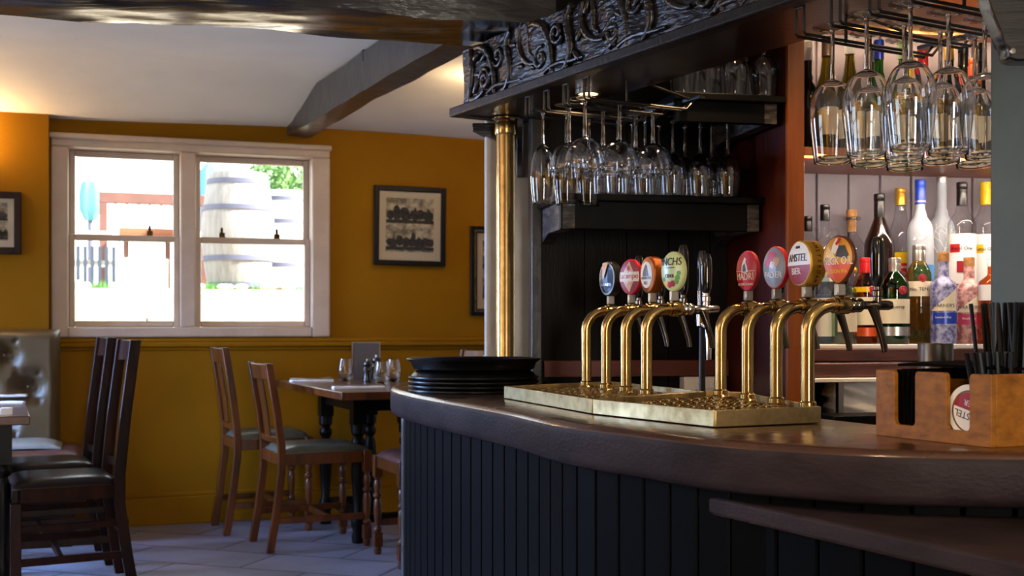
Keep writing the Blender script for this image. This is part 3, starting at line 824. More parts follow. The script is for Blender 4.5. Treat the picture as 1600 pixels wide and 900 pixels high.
def add_lens(t, H0, rzt, kind, w, h, depth, face, rim, art, zoff=0., turn=60):
    """badge on a short mount over the coupling; art(place) adds the printed design"""
    cx = .074
    b = MB(); b.box((cx, 0, H0+.0195+.013), (.02, .016, .026)); b.build('badge_mount', M['steel'], t, world=False, bevel=.002)
    n = Vector((-math.sin(math.radians(turn)), -math.cos(math.radians(turn)), 0)); n = Matrix.Rotation(-rzt, 3, 'Z') @ n
    up = Vector((0, 0, 1)); rt = up.cross(n)
    c = Vector((cx, 0, H0+.044+h/2+zoff))
    fm = Matrix.Translation(c) @ Matrix((rt, up, n)).transposed().to_4x4()
    poly = ell_poly(w, h, kind)
    b = MB(); b.prism(poly, -depth/2, depth/2, fm); body = b.build('badge', M[rim], t, world=False, bevel=.003)
    bs = MB(); nr = 6; rings = []                      # domed face
    for k in range(nr+1):
        s = .93*(1-k/nr); z = depth/2+.0006+.006*(1-(1-k/nr)**2)
        rings.append([bs.bm.verts.new((x*s, y*s, z)) for x, y in poly] if k < nr else [bs.bm.verts.new((0, 0, z))])
    base = [bs.bm.verts.new((x*.93, y*.93, depth/2-.001)) for x, y in poly]
    N_ = len(poly); rings = [base]+rings
    for A, B in zip(rings, rings[1:]):
        for j in range(N_):
            if len(B) == 1: bs.bm.faces.new((A[j], A[(j+1) % N_], B[0]))
            else: bs.bm.faces.new((A[j], A[(j+1) % N_], B[(j+1) % N_], B[j]))
    bs.bm.faces.new(base[::-1]); bs._xf(bs.bm.verts, fm)
    fo = bs.build('badge_face', M[face], body, world=False)
    fo.matrix_parent_inverse = Matrix.Identity(4)
    def dome(x, y):
        q = min(1., math.hypot(x/(w/2*.93), y/(h/2*.93))); return depth/2+.0006+.006*(1-q*q)
    def put(nm, m, bm_verts_fn):
        b = MB(); bm_verts_fn(b)
        for v in b.bm.verts:
            v.co.z += dome(v.co.x, v.co.y)
        b._xf(b.bm.verts, fm); return b.build(nm, M[m], body, world=False, smooth=False)
    def txt(s, size, x, y, m, sx=1., rot=0.):
        put('lettering', m, lambda b: b.merge(text_bm(s, size), Matrix.Translation((x, y, .0008)) @ Matrix.Rotation(rot, 4, 'Z') @ Matrix.Diagonal((sx, 1, 1, 1))))
    def shape(pl, m, z=.0, nm='printed_design'):
        def f(b):
            # finely cut so that it follows the dome
            b.prism(pl, .0001+z, .0005+z)
            bmesh.ops.triangulate(b.bm, faces=b.bm.faces)
            bmesh.ops.subdivide_edges(b.bm, edges=b.bm.edges, cuts=2, use_grid_fill=True)
        put(nm, m, f)
    def clip(pl, s=.90):
        return [(x*1., y) for x, y in pl]
    art(txt, shape, w, h)
    if kind == 'drum_text': pass
    return fm, body
def sub_ell(w, h, y0, y1, kind='e', s=.92, n=24):
    """the slice of the oval between heights y0 and y1"""
    L_, R_ = [], []
    for i in range(n+1):
        y = y0+(y1-y0)*i/n; q = min(1, abs(y)/(h/2*s)); x = w/2*s*math.sqrt(max(0, 1-q*q))
        R_.append((x+1e-5, y)); L_.append((-x-1e-5, y))
    return R_+L_[::-1]
ZT = ZB+.022
def fpos(px, Y): return Vector((atx(px, Y), Y, ZT))
RZ = math.radians(12)
# left group, from the back
def art_stout(txt, shape, w, h):
    shape([(x*.84, y*.84) for x, y in ell_poly(w, h, 'e')], 'c_dblue', .0003)
    shape([(-.016, .045), (-.002, .048), (.012, .044), (.003, .012), (-.006, -.002), (-.010, .012)], 'c_peach', .004, 'harp')
    txt('GUINNESS', .0115, 0, -.018, 'c_silver', 1.0)
def art_lager(txt, shape, w, h):
    shape([(0, h*.44), (w*.34, 0), (0, -h*.44), (-w*.34, 0)], 'c_peach', .0003)
    shape(sub_ell(w, h, -.013, .014), 'c_cream', .0007)
    shape([(-.004, .018), (.004, .018), (.006, .026), (.001, .024), (.003, .034), (-.002, .028), (-.006, .031)], 'c_red', .001)
    txt('Lacampo', .021, 0, .002, 'c_red', .95); txt('- - - -', .010, 0, -.019, 'c_wine', 1.)
def art_ale(txt, shape, w, h):
    shape([(x*.72, y*.72) for x, y in ell_poly(w, h, 'e')], 'c_cream', .0003)
    shape([(-.016, -.004), (-.012, .010), (-.002, .028), (.006, .024), (.012, .008), (.016, -.004)], 'c_char', .0006)
    shape([(-.024, -.012), (.024, -.012), (.024, -.005), (-.024, -.005)], 'c_brown', .0006)
    txt('ALE', .013, 0, -.022, 'c_char')
def art_cider(txt, shape, w, h):
    txt('INCHS', .0275, -.002, .024, 'c_black', .9); shape([(-.018, .0085), (.014, .0085), (.014, .0105), (-.018, .0105)], 'c_black', .0006)
    txt('CIDER', .0125, -.004, -.012, 'c_char', .9)
    for x, y, r, m in ((-.006, -.034, .008, 'c_red'), (.006, -.031, .008, 'c_wine'), (-.018, -.030, .007, 'c_yellow'), (.022, -.016, .007, 'c_lgreen'), (.026, -.005, .006, 'c_lgreen'), (-.026, -.020, .006, 'c_lgreen'), (.018, -.026, .007, 'c_lgreen')):
        shape([(x+r*math.cos(2*PI*k/14), y+r*math.sin(2*PI*k/14)) for k in range(14)], m, .0004)
left = [(916, 3.45, 'badge_stout', 'leftmost brass swan-neck tap, with a dark blue oval badge and cream harp', 'e', .082, .102, .026, 'c_silver', 'c_black', art_stout, .02),
        (947, 3.30, '', 'second brass tap from the left, with a red and peach diamond badge', 'e', .082, .100, .014, 'c_wine', 'c_red', art_lager, -.012),
        (978, 3.15, '', 'third brass tap from the left, with a brown badge holding a cream oval', 'e', .080, .098, .030, 'c_copper', 'c_copper', art_ale, .03),
        (1010, 3.00, '', 'fourth brass tap from the left, with a pale green apple cider badge', 'e', .080, .102, .014, 'c_lime', 'c_lime', art_cider, -.005)]
for px, Y, nm, lab, kd, w, h, dp, fc, rm, art, hh in left:
    t, H0 = font_base(fpos(px, Y), RZ, lab, handle_h=hh, clear=(px == 1010), tall=.0)
    add_lens(t, H0, RZ, kd, w, h, dp, fc, rm, art, turn={916: 60, 947: 50, 978: 66, 1010: 51}[px])
def art_madri(txt, shape, w, h):
    shape([(-.012, -.004), (-.010, .016), (-.002, .034), (.004, .030), (.003, .022), (.010, .010), (.013, -.004)], 'c_cream', .0004)
    shape([(-.007, -.002), (-.006, .012), (.0, .020), (.005, .008), (.006, -.002)], 'c_char', .0008)
    shape([(-.036, -.0015), (.034, -.0015), (.034, .0), (-.036, .0)], 'c_cream', .0006)
    txt('MADRI', .026, -.001, -.015, 'c_cream', .82); txt('EXCEPCIONAL', .0085, 0, -.034, 'c_cream')
def art_fader(txt, shape, w, h):
    shape([(x*.86, y*.86) for x, y in ell_poly(w, h, 'e')], 'c_grey', .0003)
    for x, y, r, m in ((-.004, .024, .014, 'c_pink'), (.012, .014, .010, 'c_peach'), (-.016, .012, .009, 'c_pink'), (.0, .006, .008, 'c_white')):
        shape([(x+r*math.cos(2*PI*k/9)*(1+.25*(k % 2)), y+r*math.sin(2*PI*k/9)*(1+.25*(k % 2))) for k in range(9)], m, .0006)
    txt('FADER', .021, 0, -.018, 'c_white', .95)
def art_amstel(txt, shape, w, h):
    shape(sub_ell(w, h, -h*.455, -.004), 'c_wine', .0003)
    shape(sub_ell(w, h, -.004, -.002), 'c_white', .0005)
    txt('1870', .0085, 0, .036, 'c_char'); txt('AMSTEL', .0245, 0, .012, 'c_black', .86); txt('BIER', .021, -.004, -.018, 'c_white', .95)
def art_neck(txt, shape, w, h):
    shape([(-.034, .006), (-.026, .030), (-.006, .012), (.0, .004)], 'c_yellow', .0004)
    shape([(.0, .008), (.006, .030), (.022, .030), (.032, .010), (.028, .0)], 'c_char', .0004)
    shape([(-.014, .016), (-.010, .034), (-.002, .046), (.004, .040), (.006, .026), (-.002, .012)], 'c_cream', .0006)
    shape([(-.004, .034), (.006, .048), (.010, .044), (.002, .030)], 'c_red', .001)
    shape(sub_ell(w, h, -.046, -.006, s=.86), 'c_orange', .0003)
    txt('NECK OIL', .024, .002, -.003, 'c_cream', .74); txt('SESSION IPA', .0115, .0, -.025, 'c_yellow', .9)
right = [(1126, 2.97, 'first tap of the right group, brass with a round red badge and white lettering', 'e', .082, .102, .012, 'c_red', 'c_wine', art_madri, -.01),
         (1168, 2.81, 'second tap of the right group, brass with a red-rimmed pale picture badge', 'e', .082, .102, .014, 'c_grey', 'c_red', art_fader, -.004),
         (1213, 2.65, 'third tap of the right group, brass with a deep gold drum badge, white over red', 'e', .100, .104, .040, 'c_white', 'c_gold', art_amstel, .0),
         (1262, 2.50, 'rightmost brass tap, with a drop-shaped orange and grey illustrated badge', 'drop', .086, .104, .012, 'c_amber', 'c_brown', art_neck, .0)]
for px, Y, lab, kd, w, h, dp, fc, rm, art, hh in right:
    t, H0 = font_base(fpos(px, Y), RZ, lab, handle_h=hh)
    fm, body = add_lens(t, H0, RZ, kd, w, h, dp, fc, rm, art, turn={1126: 61, 1168: 60, 1213: 72, 1262: 58}[px])
    if art is art_amstel:                      # the lettering round the drum's side
        b = MB(); s = 'AMSTERDAM'
        for i, chh in enumerate(s):
            a = math.radians(58-i*13.5)
            x, y = math.cos(a)*w/2, math.sin(a)*h/2; nx, ny = math.cos(a)/w, math.sin(a)/h; l = math.hypot(nx, ny); nx /= l; ny /= l
            g = Matrix(((-ny*-1, 0, nx, x+nx*.0003), (-nx, 0, ny, y+ny*.0003), (0, -1, 0, 0), (0, 0, 0, 1)))
            g = Matrix(((ny, 0, nx, x+nx*.0004), (-nx, 0, ny, y+ny*.0004), (0, -1, 0, 0), (0, 0, 0, 1)))
            b.merge(text_bm(chh, .013), fm @ g)
        b.build('lettering', M['c_brown'], body, world=False, smooth=False)

# two spare chrome dispense taps whose tall handles show behind the left group
for px, Y, tall in ((1097, 3.16, .05),):
    x = atx(px, Y); t = thing('beer_tap', 'chrome tap with a tall black handle on a clear band, behind the left group', 'beer tap', (x, Y, ZB))
    b = MB(); b.lathe([(0, 0), (.028, 0), (.028, .006), (.009, .012), (.008, .20), (0, .20)], seg=20); b.build('column', M['black_matte'], t, world=False)
    b = MB(); b.lathe([(0, .20), (.016, .205), (.017, .235), (.013, .24), (.0, .24)], seg=20); b.build('collar', M['chrome'], t, world=False)
    b = MB(); b.tube([(.0, -.01, .21), (.012, -.022, .20), (.014, -.026, .17), (.014, -.026, .115)], [.009, .009, .009, .007], 14); b.build('spout', M['chrome'], t, world=False)
    b = MB(); b.lathe([(0, .24), (.012, .24), (.0125, .30), (0, .30)], seg=18); b.build('clear_band', M['stem'], t, world=False)
    b = MB(); b.lathe([(0, .30), (.0125, .30), (.0135, .34), (.0135, .385), (.009, .405), (0, .408)], seg=18); b.build('handle', M['black_gloss'], t, world=False)
# ------------------------------------------------------------------ stacked trays on the bar end
tx, ty = atx(740, 3.74), 3.74
def tray(name, label, z, r, up):
    t = thing(name, label, 'tray', (tx, ty, z), group='black round trays stacked on the bar')
    b = MB()
    if up: pr = [(0, .0), (r*.86, 0), (r*.90, .004), (r*.93, .022), (r*.99, .031), (r, .034), (r*.985, .037), (r*.92, .029), (r*.885, .009), (r*.85, .005), (0, .005)]
    else: pr = [(0, .026), (r*.80, .026), (r*.885, .024), (r*.93, .016), (r*.955, .009), (r*.995, .008), (r, .004), (r*.99, 0), (r*.95, .002), (r*.93, .006), (r*.87, .019), (0, .021)]
    b.lathe(pr, seg=72); b.build('dish', M['rubber'], t, world=False)
    return t
z = ZB
for lab in ('lowest black round tray of the stack, resting on the bar end', 'second black round tray from the bottom of the stack', 'third black round tray from the bottom of the stack', 'fourth black round tray, directly under the wide topmost one'):
    tray('serving_tray', lab, z, .206, False); z += .0135
tray('serving_tray', 'topmost black round tray, wide rimmed and face up on the stack', z+.0138, .212, True)

# ------------------------------------------------------------------ stemware
def stemware(kind):
    """bowl, stem and foot of a glass standing upright on z = 0"""
    if kind == 'wine':       # large wine glass
        h = .30; bowl = [(.006, .118), (.016, .121), (.033, .133), (.0455, .155), (.0508, .182), (.0500, .212), (.0455, .252), (.0400, .2985)]; fr = .043; sr = .0052; bz = .117
    elif kind == 'balloon':
        h = .196; bowl = [(.006, .112), (.018, .116), (.034, .125), (.047, .141), (.0545, .160), (.0575, .178), (.0575, .1945)]; fr = .042; sr = .006; bz = .111
    elif kind == 'tulip':
        h = .284; bowl = [(.005, .106), (.014, .112), (.026, .130), (.034, .160), (.0375, .193), (.037, .225), (.034, .256), (.0305, .2825)]; fr = .035; sr = .0048; bz = .105
    else:                    # shelf wine glass
        h = .252; bowl = [(.005, .112), (.016, .117), (.030, .131), (.0395, .153), (.0425, .175), (.0412, .205), (.0365, .2505)]; fr = .041; sr = .0046; bz = .111
    o = []
    for i in range(len(bowl)-1):                         # smooth the bowl a little
        a = bowl[max(0, i-1)]; p = bowl[i]; q = bowl[i+1]; d = bowl[min(len(bowl)-1, i+2)]
        for k in range(3):
            s = k/3
            o.append(tuple(.5*((2*p[c])+(q[c]-a[c])*s+(2*a[c]-5*p[c]+4*q[c]-d[c])*s*s+(3*p[c]-a[c]-3*q[c]+d[c])*s**3) for c in (0, 1)))
    o.append(bowl[-1])
    w = .0012; inn = [(max(.0, r-w), z+(.004 if r < .02 else .001)) for r, z in o[1:-1]]+[(o[-1][0]-w, o[-1][1])]
    prof = o+[((o[-1][0]+inn[-1][0])/2, h)]+inn[::-1]+[(0, inn[0][1])]
    prof = [(0, bowl[0][1])]+prof
    bm = MB(); bm.lathe(prof, seg=36)
    st = MB(); st.lathe([(0, .0095), (.006, .0095), (sr*.9, .02), (sr*.8, bz*.5), (sr*.95, bz-.012), (.0062, bz-.001), (0, bz-.001)], seg=14)
    ft = MB(); ft.lathe([(0, 0), (fr, 0), (fr+.0008, .0015), (fr, .003), (fr*.5, .0052), (.009, .0085), (0, .0094)], seg=36)
    return h, bm, st, ft
protos = {}
def glass_thing(kind, label, loc, rot=None, group=None):
    if kind not in protos:
        h, bm, st, ft = stemware(kind)
        nm = {'wine': 'large_wine_glass', 'balloon': 'balloon_glass', 'tulip': 'tulip_glass', 'shelf': 'wine_glass'}[kind]
        t = thing(nm, label, 'glass', loc, 0, group, rot=(0, 0, 0))
        bm.build('bowl', M['stem'], t, world=False, angle=70); st.build('stem', M['stem'], t, world=False, angle=70); ft.build('foot', M['glass'], t, world=False, angle=50)
        if rot: t.rotation_euler = rot
        protos[kind] = (t, h); return t
    return dup(protos[kind][0], loc, label=label, group=group, rot=rot or (0, 0, 0))
UP = (PI, 0, 0)

# hanging racks of black wire
ZW = kz(1.697)
def rack(name, label, heads, length, back=.0):
    t = thing(name, label, 'glass rack', (heads[0][0], heads[0][1], ZW))
    zt = ZS
    for (x, y) in heads:
        b = MB(); h = Vector((x, y, 0))
        for s in (-1, 1):
            o = h+CD*(s*.0125)
            b.tube([o+Vector((0, 0, zt)), o+Vector((0, 0, ZW+.006)), o+CN*.006+Vector((0, 0, ZW)), o+CN*(length-.03)+Vector((0, 0, ZW)), o+CN*length+Vector((0, 0, ZW+.03))], .0037, 8)
        b.tube([h-CD*.0125+Vector((0, 0, zt-.004)), h+CD*.0125+Vector((0, 0, zt-.004))], .0037, 8)
        b.build('rail', M['black_wire'], t)
    a, c = Vector((*heads[0], 0)), Vector((*heads[-1], 0))
    b = MB(); z = ZW+.033
    b.beam(a-CD*.05+CN*length+Vector((0, 0, z)), c+CD*.05+CN*length+Vector((0, 0, z)), .022, .008)
    for q in (a+CN*.14, c+CN*.14):
        b.tube([q+Vector((0, 0, zt)), q+Vector((0, 0, ZW))], .004, 8)
        b.tube([q+CN*.07+Vector((0, 0, zt)), q+CN*(length-.14)+Vector((0, 0, z))], .004, 8)
    b.build('cross_bar', M['black_wire'], t)
    return t
h0 = Vector((.0475*K, 3.515*K)); pitch = .1045*K
left_heads = [tuple(h0+Vector((CD.x, CD.y))*(pitch*k)) for k in range(4)]
rack('glass_rack', 'black wire glass rack under the canopy beside the brass pole', left_heads, .375)
h1 = Vector((.617*K, 2.538*K))
right_heads = [tuple(h1+Vector((CD.x, CD.y))*(pitch*k)) for k in range(4)]
rack('glass_rack', 'black wire glass rack at top right before the wine bottles', right_heads, .44)
def slot(heads, i, d):
    a = (Vector(heads[i])+Vector(heads[i+1]))/2
    return (a.x+CN.x*d, a.y+CN.y*d, ZW+.0045+.0094)
row = {0: 'back slot', 1: 'middle slot', 2: 'front slot'}
order = ['first', 'second', 'third', 'fourth']
for i, n, kd, d0, st in ((0, 3, 'wine', .045, .113), (1, 4, 'wine', .035, .113), (2, 3, 'wine', .045, .113)):
    for k in range(n):
        glass_thing(kd, 'large wine glass hanging in the right wire rack, %s, %s from its open end' % (row[i], order[k]), slot(right_heads, i, d0+st*k), UP, 'large wine glasses in the right rack')
for i, n, kd, d0, st in ((0, 3, 'tulip', .02, .084), (1, 3, 'balloon', .045, .121), (2, 3, 'balloon', .03, .121)):
    for k in range(n):
        glass_thing(kd, '%s glass hanging in the left wire rack, %s, %s from the pole' % ({'tulip': 'tall tulip', 'balloon': 'round balloon'}[kd], row[i], order[k]), slot(left_heads, i, d0+st*k), UP,
                    'tulip glasses in the left rack' if kd == 'tulip' else 'balloon glasses in the left rack')

# ------------------------------------------------------------------ back bar
b = MB(); vB = .486; u0 = bu(846, vB)
k = 0; u = u0
while u < -.02:
    b_ = min(u+.148, -.0); bbox(b, u+.002, b_-.002, vB, vB+.02, 0, 2.33); u += .148
bbox(b, u0, 0, vB+.012, vB+.06, 0, 2.33)
struct(b.build('wall_back', M['bar_panel_dark'], smooth=False))
b = MB(); bbox(b, u0-.035, u0, vB-.012, vB+.05, .0, 2.30); struct(b.build('trim_2', M['grey_beam'], bevel=.004))
b = MB(); bbox(b, 0, .0525, .012, vB+.06, 0, 2.33)
pt_ = thing('partition', 'red brown timber partition between the hanging glasses and the bottle shelves', 'partition', bp(.026, .2, 0), BA)
b.build('panel', M['mahogany'], pt_)
b = MB(); bbox(b, -.001, .0535, -.006, .012, 0, 2.33); b.build('front_edge', M['orange_wood'], pt_, bevel=.002)
# two black shelves of glasses
def gshelf(label, u_l, u_r, v0, z, rail, br):
    t = thing('glass_shelf', label, 'shelf', bp((u_l+u_r)/2, (v0+vB)/2, z-.03))
    b = MB(); bbox(b, u_l, u_r, v0, vB-.001, z-.022, z); b.build('board', M['black_shelf'], t, bevel=.003)
    b = MB(); bbox(b, u_l+.01, u_r-.02, v0+.02, v0+.045, z-rail, z-.022); b.build('rail', M['black_shelf'], t, bevel=.002)
    for u in br:
        b = MB()
        pl = [(v0+.018, z-.022), (v0+.018, z-rail), (v0+.06, z-rail-.0), (vB-.1, z-rail-.0), (vB-.002, z-rail-.03), (vB-.002, z-.022)]
        mt = Matrix.Translation(BO) @ Matrix.Rotation(BA, 4, 'Z') @ Matrix(((0, 0, 1, 0), (1, 0, 0, 0), (0, 1, 0, 0), (0, 0, 0, 1)))
        b.prism(pl, u-.02, u+.02, mt); b.build('bracket', M['endgrain'], t, bevel=.002)
    return t
zU = 1.775; zL = 1.484
uU0, uU1 = bu(1050, .03), -.003
gshelf('upper black shelf with upturned glasses, under the carved canopy', uU0, uU1, .0, zU, .085, (-.045,))
vL = .165; uL0, uL1 = bu(874, vL), bu(1197, vL)
gshelf('lower black shelf with upturned wine glasses, above the taps', uL0, uL1, vL, zL, .108, (uL0+.035, uL1-.035))
hS = .252
for k, px in enumerate((1137, 1094, 1051, 1008, 965)):
    v = vL+.055; u = bu(px, v); p = bp(u, v, zL+hS)
    glass_thing('shelf', 'upturned wine glass on the lower black shelf, front row, %s from the right' % ['first', 'second', 'third', 'fourth', 'fifth', 'sixth'][k], p, UP, 'upturned wine glasses on the lower shelf')
for k, px in enumerate((1112, 1070, 1030, 988, 945)):
    v = vL+.15; u = bu(px, v); p = bp(u, v, zL+hS)
    glass_thing('shelf', 'upturned wine glass on the lower black shelf, back row, %s from the right' % ['first', 'second', 'third', 'fourth', 'fifth'][k], p, UP, 'upturned wine glasses on the lower shelf')
for k, px in enumerate((1194, 1146, 1098, 1066)):
    v = .075; u = bu(px, v); p = bp(u, v, zU+hS)
    glass_thing('shelf', 'upturned glass on the upper black shelf under the canopy, front row, %s from the right' % ['first', 'second', 'third', 'fourth', 'fifth'][k], p, UP, 'upturned glasses on the upper shelf')
for k, px in enumerate((1166, 1120, 1078)):
    v = .175; u = bu(px, v); p = bp(u, v, zU+hS)
    glass_thing('shelf', 'upturned glass on the upper black shelf under the canopy, back row, %s from the right' % ['first', 'second', 'third', 'fourth'][k], p, UP, 'upturned glasses on the upper shelf')
# red brown strip, black ledge and double socket
b = MB(); bbox(b, u0+.005, -.002, vB-.02, vB-.001, .905, .96); tag(b.build('backsplash_strip', M['red_strip'], bevel=.002), 'red brown wooden strip low on the dark panelling behind the taps', 'trim')
b = MB(); bbox(b, -.24, -.005, vB-.19, vB-.022, .79, .83); bbox(b, -.24, -.005, vB-.17, vB-.022, 0, .79)
tag(b.build('back_counter', M['bar_panel_dark'], bevel=.004), 'low dark counter against the panelling behind the taps', 'counter')
us0, us1 = bu(1066, vB-.03), bu(1119, vB-.03)
so = thing('wall_socket', 'white double plug socket on the panelling behind the taps', 'socket', bp((us0+us1)/2, vB-.03, .835))
b = MB(); bbox(b, us0, us1, vB-.05, vB-.001, .835, .903); b.build('plate', M['white_plastic'], so, bevel=.003)
for f in (.60, .76):
    b = MB(); uu = us0+(us1-us0)*f; bbox(b, uu, uu+.012, vB-.054, vB-.050, .866, .89); b.build('switch', M['white_plastic'], so, bevel=.001)
for f in (.13, .34):
    b = MB(); uu = us0+(us1-us0)*f; bbox(b, uu, uu+.004, vB-.0508, vB-.0497, .852, .861); b.build('socket_hole', M['c_black'], so)

# alcove of bottles -----------------------------------------------------
U0, U1 = .0525, 1.35; vA = .40
b = MB(); u = U0
while u < U1: bbox(b, u+.003, min(u+.118, U1)-.003, vA, vA+.016, .9, 2.2); u += .118
bbox(b, U0, U1, vA+.010, vA+.06, 0, 2.2)
struct(b.build('wall_back', M['alcove'], bevel=.004))
b = MB(); bbox(b, U1, U1+.05, 0, vA+.06, 0, 2.33); tag(b.build('partition', M['orange_wood']), 'far right timber end panel of the bottle shelves', 'partition')
z1 = 1.622
b = MB(); bbox(b, U0, U1, .0, vA, z1-.026, z1); sh1 = tag(b.build('wine_shelf', M['shelf_wood'], bevel=.002), 'orange wooden shelf carrying the wine bottles, lit along its lower edge', 'shelf')
b = MB(); bbox(b, U0, U1, .0, vA, 2.075, 2.11); tag(b.build('top_shelf', M['shelf_wood'], bevel=.002), 'orange wooden board above the wine bottles with a light strip', 'shelf')
z2 = 1.018
b = MB(); bbox(b, U0, U1, -.02, vA, z2-.012, z2); bs = tag(b.build('bottle_shelf', M['white_top'], bevel=.002), 'bright white topped shelf under the spirit bottles', 'shelf')
b = MB(); bbox(b, U0, U1, -.03, vA, z2-.052, z2-.012); b.build('front_board', M['counter_wood'], bs, bevel=.004)
b = MB(); bbox(b, U0, U1, .19, vA-.002, z2, z2+.16); tag(b.build('bottle_step', M['alcove'], bevel=.002), 'raised step carrying the back row of spirit bottles', 'shelf')
led = emitter('warm light strip', 'ffb45c', 3.5)
for (zz, v, lab) in ((z1-.029, .006, 'thin warm light strip under the front of the wine shelf'), (2.072, .30, 'thin warm light strip under the board above the wine bottles')):
    b = MB(); bbox(b, U0+.004, U1-.01, v, v+.008, zz-.003, zz+.003); tag(b.build('light_strip', led), lab, 'light')
# what stands below the bottle shelf
cab = thing('back_bar_cabinet', 'brown back bar cabinet below the spirit bottles with an open pale topped bay', 'cabinet', bp(.6, .1, 0))
b = MB(); bbox(b, U0, U1, -.045, -.0, z2-.10, z2-.054); b.build('rail', M['counter_wood'], cab, bevel=.006)
b = MB(); bbox(b, U0, U1, -.075, vA, z2-.112, z2-.10); b.build('pale_ledge', M['white_top'], cab, bevel=.002)
b = MB(); bbox(b, U0, U1, .22, vA, 0, z2-.112); bbox(b, U0, U1, -.06, .22, 0, .80); b.build('carcass', M['bar_panel_dark'], cab)
uq = bu(1313, -.05); b = MB(); bbox(b, uq-.008, uq+.008, -.055, -.035, .80, z2-.112); b.build('steel_upright', M['steel'], cab)
b = MB(); bbox(b, U0, U1, -.20, -.075, .74, .815); b.build('black_board', M['black_shelf'], cab, bevel=.003)
b = MB(); ub, ue = uq+.012, uq+.16
def bag(u, v):
    a = PI*u; x = ub+(ue-ub)*u; zz = .80+.105*v
    return bp(x, -.035+.03*math.sin(7*u+3*v)*.3+.02*math.sin(13*v+5*u)*.5, zz)
b.slab(bag, 16, 12, BY*.12); tag(b.build('plastic_bag', M['white_plastic'], angle=80), 'crumpled white plastic bag in the open bay behind the right taps', 'bag')

# ------------------------------------------------------------------ bottles
def bottle(name, label, px, v, z0, top, bodypx, glass, shape='round', neck=.0135, cap=None, cap_h=.05, cap_r=None, lab=None, texts=(), extra=None, group=None, sh=.66, cap_m2=None):
    """top: pixel row of the cap's top; bodypx: width of the body in pixels"""
    u = bu(px, v); p = bp(u, v, z0); Y = p.y
    h = zat(top, Y)-z0; R = bodypx/2*Y/F
    ang = math.atan2(-p.x, p.y)+0.0          # turn the front of the bottle to the room
    t = thing(name, label, 'bottle', p, -math.atan2(p.x, p.y), group)
    hs = h*sh                                   # shoulder height
    hn = hs+(h-hs)*.42                          # where the neck begins
    if shape == 'slope': pr = [(0, .004), (R*.55, .0), (R*.93, 0), (R, .006), (R, hs*.80), (R*.96, hs*.88), (R*.78, hs), (R*.5, hs+(hn-hs)*.6), (neck*1.15, hn+.01), (neck, hn+.03)]
    elif shape == 'bulb': pr = [(0, .004), (R*.5, 0), (R*.8, .002), (R*.93, hs*.12), (R, hs*.45), (R*.97, hs*.7), (R*.82, hs*.88), (R*.55, hs*.98), (neck*1.2, hs+.01), (neck, hs+.02)]
    elif shape == 'square': pr = [(0, .004), (R*.55, .0), (R*.93, 0), (R, .008), (R, hs-.010), (R*.95, hs), (R*.6, hs+.012), (neck*1.1, hs+.02), (neck, hs+.028)]
    else: pr = [(0, .004), (R*.55, .0), (R*.93, 0), (R, .006), (R, hs-.022), (R*.965, hs-.008), (R*.82, hs+.010), (R*.52, hs+.028), (neck*1.25, hs+.044), (neck, hs+.056)]
    ct = h-cap_h; cr = cap_r or neck+.0022
    pr = [q for q in pr if q[1] < ct]+[(neck, ct+.006), (0, ct+.006)]
    b = MB(); b.lathe(pr, seg=28); gb = b.build('glass_body', M[glass], t, world=False, angle=45)
    b = MB(); b.lathe([(0, ct), (cr, ct), (cr, ct+cap_h*.62), (cr*.97, ct+cap_h*.64), (cr*.97, ct+cap_h*.7), (cr*1.02, ct+cap_h*.72), (cr*1.02, h-.003), (cr*.93, h), (0, h)], seg=22)
    cp_ = b.build('cap', M[cap or 'c_black'], t, world=False)
    def band(nm, m, za, zb_, half=70, rad=None, par=t, cx=0.):
        rr = (rad or R)+.0005; b = MB(); n = 14
        ins, out = [], []
        for i in range(n+1):
            a = math.radians(-90+cx-half+2*half*i/n)
            ins.append((rr*math.cos(a), rr*math.sin(a))); out.append(((rr+.0006)*math.cos(a), (rr+.0006)*math.sin(a)))
        b.prism(ins+out[::-1], za, zb_); return b.build(nm, M[m], par, world=False)
    lb = None
    if lab:
        for i, L_ in enumerate(lab):
            m, fa, fb = L_[0], L_[1], L_[2]; half = L_[3] if len(L_) > 3 else 72; cx = L_[4] if len(L_) > 4 else 0.
            o = band('label' if i == 0 else 'label_band', m, h*fa, h*fb, half, R+.0007*i, t, cx)
            lb = lb or o
    for s, size, fz, m in texts:
        b = MB(); b.merge(text_bm(s, size))
        rr = R+.0036
        for vtx in b.bm.verts:
            a = -PI/2+vtx.co.x/rr; zz = vtx.co.y+h*fz; dd = rr+vtx.co.z
            vtx.co = Vector((dd*math.cos(a), dd*math.sin(a), zz))
        b.build('lettering', M[m], lb or t, world=False, smooth=False)
    if extra: extra(t, h, R, neck, hs, ct)
    return t
vw = .16
